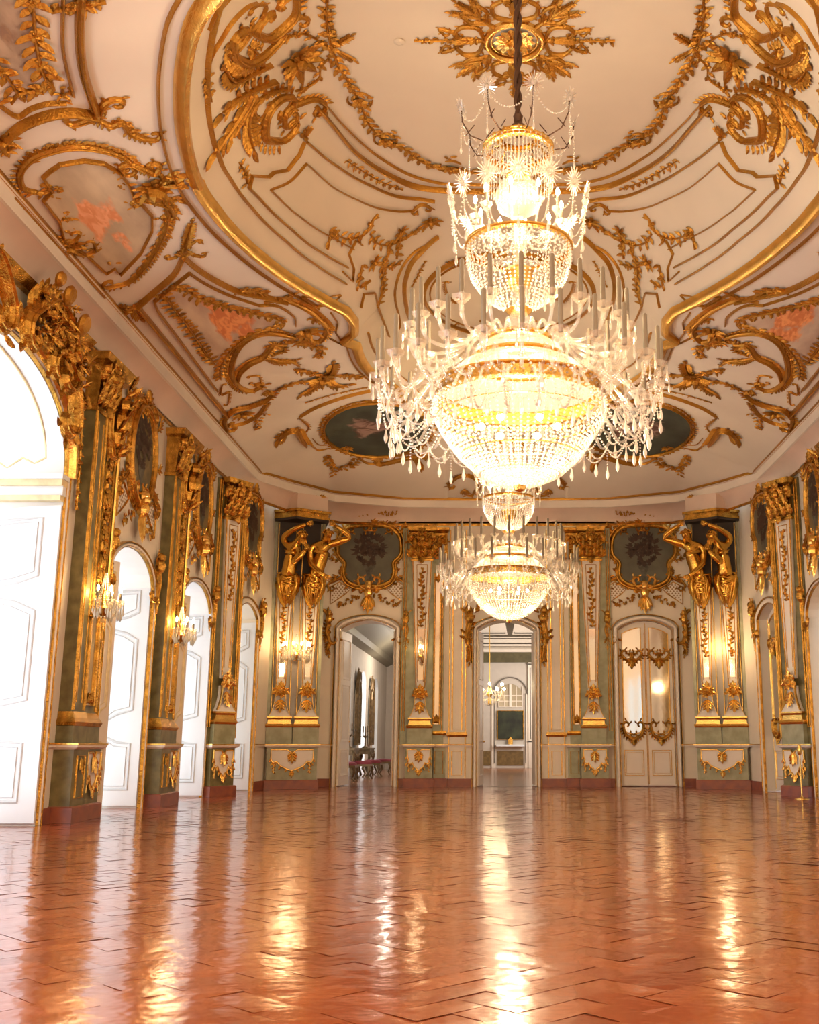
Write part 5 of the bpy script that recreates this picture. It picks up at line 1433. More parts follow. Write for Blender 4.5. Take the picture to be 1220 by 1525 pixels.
    for k in range(26):
        a = rr.uniform(0, 2 * PI); t = rr.uniform(.1, 1.1); dd = up * math.cos(t) + (sd * math.cos(a) + (-f) * abs(math.sin(a)) * .9 + f * .2 * math.sin(a)) * math.sin(t)
        mb.leaf(hc + dd * .105, nrm(sd * rr.uniform(-1, 1) - up * .8), dd, .12, .07, h=.035, curl=.2)
    for k in range(14):
        a = rr.uniform(-1, 1); mb.leaf(hc + f * (.10 - .03 * abs(a)) - up * .07 + sd * a * .07, -up + f * .15 + sd * a * .2, f, rr.uniform(.10, .17), .045, h=.025)
    mb.build('hair_and_beard', GOLDF, body, smooth=60)
    # drapery knotted round the hips, tapering into the shaft
    mb = MB(); n = 28; prof = [(.24, .22, .18), (.14, .27, .22), (.0, .27, .22), (-.14, .24, .20), (-.28, .19, .17), (-.42, .13, .13), (-.52, .06, .08)]
    rows = []
    for j, (v, a, b) in enumerate(prof):
        row = []
        for k in range(n + 1):
            t = PI * k / n * 1.1 - .05 * PI; rip = 1 + .10 * math.sin(7 * t + 1.3 * j) + .05 * math.sin(13 * t - j)
            row.append(S(u0 + .05 - a * rip * math.cos(t) + .02 * math.sin(j), v0 + v - .05 * math.sin(t * 2 + .8), .12 + b * rip * math.sin(t)))
        rows.append(row)
    mb.add([p for r in rows for p in r], [(j * (n + 1) + k, j * (n + 1) + k + 1, (j + 1) * (n + 1) + k + 1, (j + 1) * (n + 1) + k) for j in range(len(prof) - 1) for k in range(n)])
    for j in range(9):
        v = v0 + .24 - .06 * j + rr.uniform(-.02, .02); r = .29 - .016 * max(0, j - 2); q = rr.uniform(-.14, .14); a = rr.uniform(-.12, .1)
        mb.tube([S(u0 + .05 - r * .9, v + q, .14), S(u0 - .05, v + q * .4 + a * .4, .12 + r * .86), S(u0 + .10, v + a, .13 + r * .92), S(u0 + .05 + r * .9, v - q * .8, .16)], [.008, .022, .026, .008], 7)
    for j in range(6):
        k = rr.uniform(-.2, .25); mb.tube([S(u0 + k, v0 + rr.uniform(-.1, .1), .34), S(u0 + k * .7, v0 - .25, .31), S(u0 + k * .35 + .03, v0 - .48, .22)], [.012, .026, .01], 6)
    mb.tube([S(u0 + .2, v0 + .15, .32), S(u0 + .24, v0 - .05, .36), S(u0 + .2, v0 - .25, .33), S(u0 + .22, v0 - .38, .28)], [.05, .045, .035, .015], 8)
    mb.build('drapery', GOLDF, e, smooth=70)
    return e
SCP = Plane((-5.47, 24.93, 0), (1, .26))
for SX in (1, -1):
    sd = side('left', 'right'); rr = seeded(101); S = SCP
    e = thing('caryatid_pier', 'wide green and cream corner pier on the %s carrying two gilded giants' % sd, 'pilaster', S(.57, 0), 'caryatid piers')
    pedestal(e, S, .02, 1.14, .20, rr=rr)
    mb = MB(); sweepblock(mb, S, .0, 1.16, [(.97, -.02, 0), (6.2, -.02, 0)]); mb.box((0, 0, -.9), (1.16, 6.2, -.02), S); mb.build('pier_body', TRIM, e)
    mb = MB(); mb.box((-.02, .97, -.01), (.05, 6.2, .05), S); mb.box((1.10, .97, -.01), (1.17, 6.2, .05), S); mb.build('green_edge', GREENL, e)
    mb = MB(); mb.box((-.03, 0, -.9), (-.005, 6.2, -.0), S); mb.build('green_flank', GREENL, e)
    mb = MB(); vlines(mb, S, [.08, .49, .65, 1.08], 1.3, 6.1, .025, .02); mb.build('shaft_gilding', GOLDB, e)
    for u in (.27, .87):
        herm(e, S, u, .02, rr, top=4.62, cap=False, wt=.42, wb=.24)
    mb = MB(); mb.box((.10, 4.6, -.015), (1.06, 6.14, -.01), S); mb.build('recess_shade_sheet', DARK, e)  # flat dark sheet: shade behind the figures put into the colour
    # entablature breaking forward to a point
    for nm, m_, z0, z1, g in (('entablature_soffit', DARK, 6.13, 6.18, .0), ('entablature', GOLD, 6.18, 6.24, .02), ('entablature', GOLD, 6.24, 6.32, -.01), ('entablature', GOLD, 6.32, 6.38, .05), ('cove_block', COVE, 6.38, 6.76, -.03)):  # soffit painted near-black to stand for its shade
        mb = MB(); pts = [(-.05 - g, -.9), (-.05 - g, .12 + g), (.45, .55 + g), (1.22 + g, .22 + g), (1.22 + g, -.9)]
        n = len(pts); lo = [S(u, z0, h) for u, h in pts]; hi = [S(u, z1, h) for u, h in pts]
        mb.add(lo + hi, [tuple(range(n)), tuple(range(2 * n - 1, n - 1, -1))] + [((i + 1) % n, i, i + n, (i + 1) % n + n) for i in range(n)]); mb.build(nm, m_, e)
    mb = MB(); 
    for k in range(6): mb.acanthus(S(.1 + k * .17, 6.74, .15 + .1 * (k % 2)), S.U + S.Z * .1, -S.Z + S.N, .2, .1)
    mb.build('cove_ornament', GOLDC, e)
    figure('B', S, .27, 4.66, 'gilded giant of the %s corner pier turning aside, one arm over the head' % sd, seeded(103))
    figure('A', S, .87, 4.66, 'gilded bearded giant of the %s corner pier facing the hall, elbow raised' % sd, seeded(104))
SX = 1
# painted tablets in the cove above the far doors
for SX in (1, -1):
    mb = MB(); O = Off(SEW, .05)
    garland(mb, O, P_((-4.0, 6.62), (-3.7, 6.58), (-3.4, 6.62)), .1, rod=False, rr=seeded(3)); garland(mb, O, P_((-3.2, 6.62), (-2.9, 6.58), (-2.7, 6.62)), .1, rod=False, rr=seeded(4))
    mb.v = [(x, y - .12, z) for x, y, z in mb.v]
    mb.build('cove_spray', GOLDC, label='small gilded leaf sprays in the cove over the %s overdoor painting' % side('left', 'right'), cat='ornament', group='cove sprays')
SX = 1
# ---------- mirrored doors on the right ----------
def mirror_leaf(par, S, u0, u1, top, rr, ornament=True):
    mb = MB(); n = 8; us = [u0 + (u1 - u0) * k / n for k in range(n + 1)]
    mb.prism([(u0, .02), (u1, .02)] + [(u, top(u)) for u in reversed(us)], -.05, 0, S); lf = mb.build('door_leaf', TRIM, par)
    W = u1 - u0; A, B = u0 + W * .15, u1 - W * .15; O = Off(S, .002); c = (A + B) / 2
    mb = MB(); mb.prism([(A, 3.22), (B, 3.22)] + [(B - (B - A) * k / 4, top(B - (B - A) * k / 4) - .14) for k in range(5)], 0, .006, S)
    mb.prism([(A, 1.36), (A + W * .1, 1.28), (c, 1.24), (B - W * .1, 1.28), (B, 1.36), (B, 3.0), (c, 3.1), (A, 3.0)], 0, .006, S); mb.build('mirror_glass', MIRR, lf)
    mb = MB(); line(mb, O, P_((A, 3.22), (B, 3.22), *[(B - (B - A) * k / 4, top(B - (B - A) * k / 4) - .14) for k in range(5)]), .03, .02, closed=True)
    line(mb, O, P_((A, 3.05), (A, 1.36), (A + W * .1, 1.26), (c, 1.22), (B - W * .1, 1.26), (B, 1.36), (B, 3.05)), .035, .025)
    rect(mb, O, A, B, .26, .84, .025, .02); rect(mb, O, A + .04, B - .04, .31, .79, .012, .012); vlines(mb, O, [u0 + .01, u1 - .01], .05, top(u0) - .05, .015, .01)
    mb.build('moulding', GOLDB, lf)
    mb = MB()
    for sg in (-1, 1):
        cscroll(mb, Off(S, .01), P_((c + sg * .02, 3.02), (c + sg * W * .2, 3.0), (c + sg * W * .36, 3.1)), .08, 3); cscroll(mb, Off(S, .01), P_((c + sg * W * .38, 1.42), (c + sg * W * .3, 1.22), (c + sg * .03, 1.1)), .08, 3)
    mb.acanthus(S(c, 3.06, .02), -S.Z, S.N, .3, .2); mb.acanthus(S(c, 1.16, .02), -S.Z, S.N, .22, .2); mb.rosette(S(c, 1.1, .02), S.N, .09, 5)
    mb.build('leaf_ornament', GOLD, lf)
S = Off(SEW, -.12)
tp = lambda u: float(np.interp(abs(u - 3.39), [0, .25, .45, .67], [3.94, 3.91, 3.84, 3.71]))
par = door('closed pair of mirrored cream leaves in the right opening of the far wall', loc=(3.39, YE + .1, 0))
mirror_leaf(par, S, 2.73, 3.385, tp, seeded(111)); mirror_leaf(par, S, 3.395, 4.05, tp, seeded(112))
SX = -1
par = door('closed mirrored leaf in the right corner opening', loc=(-5.3, 23.4, 0))
tpd = lambda u: float(np.interp(abs(u - .95), [0, .28, .50, .74], [3.92, 3.88, 3.80, 3.65]))
mirror_leaf(par, Off(SDG, -.2), .22, .945, tpd, seeded(113)); mirror_leaf(par, Off(SDG, -.2), .955, 1.68, tpd, seeded(114))
# panelled shutters closing the arched openings of the right wall
for op, lb in ((OP_W2, 'nearer'), (OP_W3, 'farther')):
    c = (op[0][0] + op[-1][0]) / 2; par = door('closed cream shutters in the %s arched niche of the right wall' % lb, loc=(-5.85, c, 0))
    S = Off(SLW, -.28)
    tt = lambda u: float(np.interp(u, [p[0] for p in op], [p[1] for p in op]))
    for a, b in ((c - .81, c - .005), (c + .005, c + .81)):
        mb = MB(); n = 10; us = [a + (b - a) * k / n for k in range(n + 1)]; mb.prism([(a, .02), (b, .02)] + [(u, tt(u) - .01) for u in reversed(us)], -.04, 0, S); lf = mb.build('shutter_leaf', TRIM, par)
        mb = MB(); A, B = a + .12, b - .12; rect(mb, S, A, B, 1.1, 3.05, .02, .015); rect(mb, S, A, B, .25, .9, .02, .015); line(mb, S, P_((A, 3.2), (B, 3.2), (B, min(tt(B) - .12, 3.5)), (A, min(tt(A) - .12, 3.5))), .02, .015, closed=True); mb.build('moulding', GOLD, lf)
c = YC; par = door('closed white leaves of the great portal of the right wall', loc=(-5.85, c, 0)); S = Off(SLW, -.3)
for a, b in ((c - 2.0, c - .01), (c + .01, c + 2.0)): leaf_panel(par, 'door_leaf', S, a, b, lambda u: 4.0, TRIM, LGOLD)
mb = MB(); mb.prism([(x, y) for x, y in reversed(OP_PORTAL)] + [(c - 2.02, 4.0), (c + 2.02, 4.0)], -.32, -.30, SLW); mb.build('door_tympanum', TRIM, kind='structure')
SX = 1
# ---------- open leaves of the two doorways ----------
for (x, y, x2, y2, lb) in ((-4.05, 26.38, -3.93, 27.32, 'left leaf of the left doorway standing open'), (-2.74, 26.38, -2.80, 27.30, 'right leaf of the left doorway standing open'),
                       (-.705, 26.38, -.60, 27.35, 'left leaf of the middle doorway standing open'), (.705, 26.38, .66, 27.35, 'right leaf of the middle doorway standing open')):
    par = door('white ' + lb, loc=(x, y, 0)); W = math.hypot(x2 - x, y2 - y)
    S = Plane((x, y, 0), (x2 - x, y2 - y)) if x in (-2.74, .705) else Plane((x, y, 0), (x2 - x, y2 - y))
    mb = MB(); mb.box((0, .02, -.025), (W, 3.70, .025), S); lf = mb.build('door_leaf', TRIM, par)
    mb = MB()
    for v0, v1 in ((.25, .85), (1.05, 2.4), (2.55, 3.5)):
        rect(mb, Off(S, .025), .14, W - .14, v0, v1, .03, .015)
        mb.box((.2, v0 + .06, .026), (W - .2, v1 - .06, .03), S)
    mb.build('leaf_panels', DOORC, lf)
    mb = MB(); mb.ball(S(W - .07, 1.05, .05), .025); mb.build('knob', GOLDB, lf)
# ---------- gallery beyond the left doorway ----------
GREYC = mat('grey_gallery_plaster', (.50, .45, .38), .7, var=.05)
GWALL = mat('pale_gallery_wall', (.62, .56, .49), .7, var=.06)
BROWNF = mat('gallery_floor_tiles', (.32, .12, .055), .16, col2=(.22, .08, .035), vscale=2, bump=.1, bscale=5)
DWOOD = mat('dark_gilt_wood', (.22, .14, .06), .45, .4, var=.4, vscale=9)
REDV = mat('crimson_velvet', (.20, .02, .03), .8)
mb = MB(); mb.quad((-5.6, 20, -.03), (9, 20, -.03), (9, 50, -.03), (-5.6, 50, -.03)); mb.quad((-.5, -4, -.03), (9, -4, -.03), (9, 20, -.03), (-.5, 20, -.03)); mb.build('ground_gap_blocker', PLINTH, kind='structure')  # unseen sheet added below to block sky light in gaps under the doors
mb = MB(); mb.quad((3.2, 26.3, -.001), (4.3, 26.3, -.001), (4.3, 27.2, -.001), (3.2, 27.2, -.001)); mb.quad((5.3, 20, -.002), (8, 20, -.002), (8, 26.2, -.002), (5.5, 26.2, -.002)); mb.quad((2.6, 27.1, 0), (4.3, 27.1, 0), (4.3, 27.1, 5), (2.6, 27.1, 5)); mb.build('wall_gap_blocker', PLINTH, kind='structure')  # unseen backing added behind the closed right doors to block gap light
mb = MB(); mb.quad((-5.0, 26.35, .0), (-1.35, 26.35, .0), (-1.35, 46, .0), (-5.0, 46, .0)); mb.build('floor_gallery', BROWNF, kind='structure')
SG = Plane((-4.95, 0, 0), (0, 1)); mb = MB()
gw = (30.5, 34.3, 38.2, 42.1); lo = 26.9
for c in gw:
    panel(mb, SG, lo, c + 1.9, 0, 4.3, arch_pts(c, .8, 2.9, 3.5)); reveal(mb, SG, arch_pts(c, .8, 2.9, 3.5), 0, 0, -.3); lo = c + 1.9
panel(mb, SG, lo, 46, 0, 4.3); mb.build('wall_gallery_left', GWALL, kind='structure')
mb = MB(); mb.quad((-4.95, 46, 0), (-1.4, 46, 0), (-1.4, 46, 5), (-4.95, 46, 5)); mb.quad((-1.38, 27.05, 0), (-1.38, 46, 0), (-1.38, 46, 5), (-1.38, 27.05, 5)); mb.build('wall_gallery_far', GWALL, kind='structure')
mb = MB(); mb.quad((-4.95, 27.05, 5), (-1.38, 27.05, 5), (-1.38, 46, 5), (-4.95, 46, 5)); mb.build('ceiling_gallery', GREYC, kind='structure')
mb = MB()
for h0, z0, h1, z1 in ((0, 4.2, .25, 4.32), (.25, 4.32, .3, 4.5), (.3, 4.5, .9, 4.9), (.9, 4.9, 1.1, 5.0)): mb.quad(SG(27.05, z0, h0), SG(46, z0, h0), SG(46, z1, h1), SG(27.05, z1, h1))
mb.build('trim_13', mat('grey_green_cornice', (.20, .18, .13), .6), kind='structure')
lamp('gallery_fill_light', 'POINT', (-3.1, 31.5, 3.9), 110, (1, .86, .70), rad=.3); lamp('gallery_fill_light', 'POINT', (-3.1, 40, 3.9), 150, (1, .86, .70), rad=.3)  # unseen fill added to brighten the gallery; no fitting modelled
lamp('window_and_fill_light', 'AREA', (-5.6, 30.5, 2.2), 100, DAY, 3, 3, (0, -PI / 2, 0)); lamp('window_and_fill_light', 'AREA', (-5.6, 37.5, 2.2), 220, DAY, 8, 3, (0, -PI / 2, 0))
def gallery_mirror(y, label):
    e = empty('pier_mirror', label, 'mirror', 'gallery mirrors', (-4.9, y, .9)); S = Off(SG, .06); rr = seeded(int(y * 10))
    pts = [(y - .36, 1.0), (y + .36, 1.0), (y + .38, 2.6), (y + .2, 3.0), (y, 3.1), (y - .2, 3.0), (y - .38, 2.6)]
    mb = MB(); mb.prism(pts, -.04, .01, S); g = mb.build('mirror_glass', MIRR, e)
    mb = MB(); line(mb, S, P_(*pts), .16, .1, closed=True); garland(mb, S, P_(*(pts[2:] + [pts[0]])), .16, rr=rr, smooth=False)
    cscroll(mb, S, P_((y - .3, 3.05), (y, 3.35), (y + .3, 3.05)), .14, 4); mb.build('frame', DWOOD, e)
for y, lb in ((32.4, 'nearest'), (36.25, 'middle'), (40.15, 'farthest')): gallery_mirror(y, 'dark gilt pier mirror in the gallery, %s of the three seen through the left door' % lb)
def console(y, label):
    e = empty('console_table', label, 'table', 'gallery consoles', (-4.6, y, 0)); rr = seeded(5)
    mb = MB(); mb.box((-4.9, y - .7, .82), (-4.35, y + .7, .88)); mb.build('table_top', DWOOD, e)
    for dx in (-4.82, -4.42):
        for dy in (-.6, .6):
            mb = MB(); mb.tube([(dx, y + dy, .82), (dx + .04, y + dy, .6), (dx - .03, y + dy * .95, .3), (dx + .03, y + dy, 0)], [.05, .045, .025, .04], 8); mb.build('leg', DWOOD, e)
    mb = MB(); mb.box((-4.86, y - .64, .68), (-4.38, y + .64, .82)); garland(mb, Plane((-4.37, 0, 0), (0, 1)), P_((y - .6, .74), (y, .62), (y + .6, .74)), .14, rr=rr); mb.build('apron', DWOOD, e)
    c = empty('candelabrum', 'dark branched candelabrum standing on the %s console' % ('nearer' if y < 33 else 'farther'), 'candelabrum', 'gallery candelabra', (-4.6, y, .88))
    mb = MB(); mb.lathe([(.1, 0), (.09, .03), (.03, .06), (.02, .3), (.05, .36), (.02, .42), (.015, .7)], (-4.6, y, .88), 10); mb.build('stem', DWOOD, c)
    for a in range(4):
        ca, sa = math.cos(a * PI / 2 + .5), math.sin(a * PI / 2 + .5); mb = MB(); mb.tube([(-4.6 + ca * r, y + sa * r, .88 + z) for r, z in ((0, .4), (.12, .34), (.2, .42), (.2, .5))], .012, 6); mb.lathe([(.0, .5), (.035, .52), (.02, .53), (.018, .7), (0, .72)], (-4.6 + ca * .2, y + sa * .2, .88), 6); mb.build('branch', DWOOD, c)
console(32.4, 'carved gilt console table between gallery windows, nearer one'); console(36.25, 'carved gilt console table between gallery windows, farther one')
def stool(x, y, label):
    e = empty('gallery_stool', label, 'stool', 'gallery stools', (x, y, 0))
    mb = MB(); mb.box((x - .28, y - .4, .36), (x + .28, y + .4, .42)); mb.build('seat_frame', DWOOD, e)
    mb = MB(); mb.lathe([(0, .1), (.2, .095), (.27, .06), (.28, 0)], (x, y, .42), 16, sy=1.4); mb.build('seat', REDV, e, smooth=60)
    for dx in (-.23, .23):
        for dy in (-.34, .34):
            mb = MB(); mb.tube([(x + dx, y + dy, .38), (x + dx * 1.15, y + dy * 1.1, .26), (x + dx * .85, y + dy * .95, .1), (x + dx * 1.15, y + dy * 1.05, 0)], [.045, .04, .02, .03], 7); mb.build('leg', DWOOD, e)
for x, y, lb in ((-4.35, 30.2, 'crimson stool nearest to the left doorway'), (-4.2, 32.4, 'crimson stool second from the left doorway'), (-4.15, 34.6, 'crimson stool third along the gallery wall'), (-4.1, 37.4, 'crimson stool farthest along the gallery wall')): stool(x, y, lb)
# ---------- rooms beyond the middle doorway ----------
mb = MB(); mb.quad((-3, 46.0, .001), (3, 46.0, .001), (3, 48.3, .001), (-3, 48.3, .001)); mb.quad((-1.36, 26.35, .001), (3.2, 26.35, .001), (3.2, 46.0, .001), (-1.36, 46.0, .001)); mb.build('floor_far_room', BROWNF, kind='structure')
SB = Plane((0, 48, 0), (1, 0))
mb = MB(); mb.quad((-3, 48, 0), (3.2, 48, 0), (3.2, 48, 8), (-3, 48, 8)); mb.quad((3.2, 48, 0), (3.2, 27.05, 0), (3.2, 27.05, 8), (3.2, 48, 8)); mb.quad((-1.36, 27.05, 0), (-1.36, 46, 0), (-1.36, 46, 8), (-1.36, 27.05, 8)); mb.quad((-3, 46, 0), (-3, 48, 0), (-3, 48, 8), (-3, 46, 8)); mb.build('wall_far_room', GWALL, kind='structure')
mb = MB(); mb.quad((-3, 27.05, 7.2), (3.2, 27.05, 7.2), (3.2, 48, 7.2), (-3, 48, 7.2)); mb.build('ceiling_far_room', GREYC, kind='structure')
OLIVE = mat('olive_frieze', (.13, .11, .05), .5, var=.3, vscale=5); GREYL = mat('grey_line_paint', (.18, .16, .14), .6)
mb = MB()
for z0, z1, d in ((5.0, 5.12, .3), (5.12, 5.2, .2), (5.26, 5.34, .36), (5.4, 5.55, .45), (5.6, 5.65, .5)): mb.box((-2.9, z0, 0), (3.1, z1, d), SB)
mb.build('trim_14', TRIM, kind='structure')
mb = MB(); mb.box((-2.9, 4.55, 0), (3.1, 5.0, .1), SB); mb.build('trim_15', OLIVE, kind='structure')
mb = MB()
for k in range(4): mb.add([(-2.6 + k * 1.5, 47.6, 5.75), (-1.3 + k * 1.5, 47.6, 5.75), (-1.5 + k * 1.5, 46.6, 6.6), (-2.4 + k * 1.5, 46.6, 6.6)], [(0, 1, 2, 3)])
mb.build('ceiling_panels', TRIM, kind='structure')
mb = MB()
for k in range(4): line(mb, Plane((0, 47.5, 0), (1, 0)), P_((-2.5 + k * 1.5, 5.8), (-1.4 + k * 1.5, 5.8), (-1.5 + k * 1.5, 6.4), (-2.4 + k * 1.5, 6.4)), .05, .04, closed=True)
for u in (-.38, .98): line(mb, Off(SB, .06), P_((u, .2), (u, 3.2)), .04, .03)
line(mb, Off(SB, .06), [V3(.32 + .75 * math.cos(a), 3.15 + .75 * math.sin(a) ** 1)[:2] for a in np.linspace(0, PI, 16)], .05, .04)
for z in (1.1, 4.45): mb.box((1.05, z, .05), (2.2, z + .05, .12), SB)
rect(mb, Off(SB, .12), 1.2, 1.5, 1.25, 4.3, .04, .03)
mb.build('trim_16', GREYL, kind='structure')
mb = MB(); mb.box((1.1, 0, 0), (1.62, 4.55, .12), SB); mb.box((-.5, 0, 0), (-.34, 3.2, .06), SB); mb.box((.94, 0, 0), (1.08, 3.2, .06), SB); mb.build('pillar_far_room', TRIM, kind='structure')
mb = MB(); mb.box((-.25, .12, 0), (.88, .72, .04), SB); mb.box((-1.6, .12, 0), (-.55, .72, .04), SB); mb.build('wall_dado_panel', mat('ochre_silk_panel', (.24, .15, .05), .5, var=.4, vscale=9), kind='structure')
PAINT = fresco_mat('dark_landscape_painting', (.05, .06, .03), (.02, .022, .015), (.16, .05, .05), (.05, .04, .06), .22, sc_=2.5)
e = empty('landscape_painting', 'dark painting on the far wall seen through the middle doorway', 'painting', None, (.32, 47.9, 1.2))
mb = MB(); mb.box((-.22, 1.25, .05), (.86, 2.42, .07), SB); mb.build('canvas', PAINT, e)
mb = MB(); rect(mb, Off(SB, .05), -.24, .88, 1.23, 2.44, .06, .05); mb.build('frame', GOLD, e)
e = empty('fanlight_window', 'barred fanlight of amber glass above the dark painting', 'window', None, (.32, 47.9, 2.6))
mb = MB(); mb.prism([(-.2, 2.6), (.84, 2.6), (.84, 3.1)] + [(.32 + .52 * math.cos(a), 3.1 + .52 * math.sin(a)) for a in np.linspace(0, PI, 10)], .02, .04, SB); mb.build('pane', mat('amber_glass', (.40, .33, .22), .15), e)
mb = MB(); vlines(mb, Off(SB, .04), [-.2, .06, .32, .58, .84], 2.6, 3.5, .035, .03)
for z in (2.6, 2.85, 3.1): mb.box((-.2, z, .04), (.84, z + .03, .06), SB)
mb.box((.27, 2.6, .04), (.37, 3.6, .09), SB); mb.build('glazing_bars', TRIM, e)
e = empty('console_shelf', 'white shelf with a small clock under the dark painting', 'shelf', None, (.32, 47.7, 0))
mb = MB(); mb.box((-.3, .92, 0), (.92, 1.0, .35), SB); mb.build('shelf_top', LEAF, e)
mb = MB(); mb.box((.22, 1.0, .1), (.42, 1.2, .2), SB); mb.prism([(.22, 1.2), (.42, 1.2), (.32, 1.34)], .1, .2, SB); mb.build('shelf_clock', GOLDB, label='small gilt clock on the white shelf', cat='clock')
lamp('window_and_fill_light', 'AREA', (3.0, 44, 3.2), 260, (1, .9, .8), 3, 4, (0, PI / 2, 0)); lamp('window_and_fill_light', 'AREA', (3.0, 32, 3.0), 60, (1, .85, .7), 3, 4, (0, PI / 2, 0))  # unseen fill panels added inside the right wall; no window there
# ---------- chandeliers ----------
CH = V3(0, 9.5, 0)
def ring_pts(r, z, n, c=CH): return [(c[0] + r * math.cos(2 * PI * k / n), c[1] + r * math.sin(2 * PI * k / n), z) for k in range(n)]
def beadrow(mb, a, b, sag, n, r, rz=None):
    n = int(n * 1.35) + (n > 2)
    a = np.asarray(a, float); b = np.asarray(b, float)
    for k in range(n + 1):
        t = k / n; p = a * (1 - t) + b * t; mb.bead((p[0], p[1], p[2] - sag * 4 * t * (1 - t)), r, rz)
def drop(mb, p, s=1.):
    x, y, z = p; mb.lathe([(0, 0), (.006 * s, -.01 * s), (.008 * s, -.03 * s), (.017 * s, -.07 * s), (.013 * s, -.095 * s), (0, -.12 * s)], (x, y, z), 6)
def star(par, p, d, R_=.11, name='crystal_star'):
    """a sunburst of crystal spikes round an oval stone"""
    p = np.asarray(p, float); d = nrm(d); u = nrm(np.cross(d, (0, 0, 1))); v = np.cross(u, d); mb = MB(); n = 20
    for k in range(n):
        a = 2 * PI * k / n; q = u * math.cos(a) + v * math.sin(a); mb.tube([p + q * .03, p + q * R_ * (1 if k % 2 else .8)], [.010, .004], 4)
    mb.ball(p, .03, 8, 6); return mb.build(name, CRYSB, par)
def candle(par, p, L_=.36, r=.02, lit=False):
    mb = MB(); mb.lathe([(r, 0), (r, L_ * .97), (r * .6, L_), (0, L_ * 1.01)], p, 8); c = mb.build('candle', WAX, par, smooth=50)
    return c
def pan(par, p, R_=.075):
    mb = MB(); n = 12; v = []
    prof = [(.012, -.05), (.03, -.03), (R_ * .55, -.015), (R_, .03), (R_ * .95, .034), (R_ * .5, .0), (.02, .0)]
    for r, z in prof:
        for k in range(n):
            q = r * (1.08 if k % 2 else .92); v.append((p[0] + q * math.cos(2 * PI * k / n), p[1] + q * math.sin(2 * PI * k / n), p[2] + z))
    mb.add(v, [(i * n + k, i * n + (k + 1) % n, (i + 1) * n + (k + 1) % n, (i + 1) * n + k) for i in range(len(prof) - 1) for k in range(n)])
    return mb.build('drip_pan', CRYS, par)
def gold_band(par, r, z0, z1, name, flare=.02, n=48):
    mb = MB(); mb.lathe([(r - .03, z0), (r + .0, z0), (r + flare, z0 + .01), (r + .0, z0 + .02), (r, z1 - .03), (r + flare, z1 - .015), (r + flare, z1), (r - .03, z1)], CH, n)
    return mb.build(name, GOLDB, par, smooth=40)
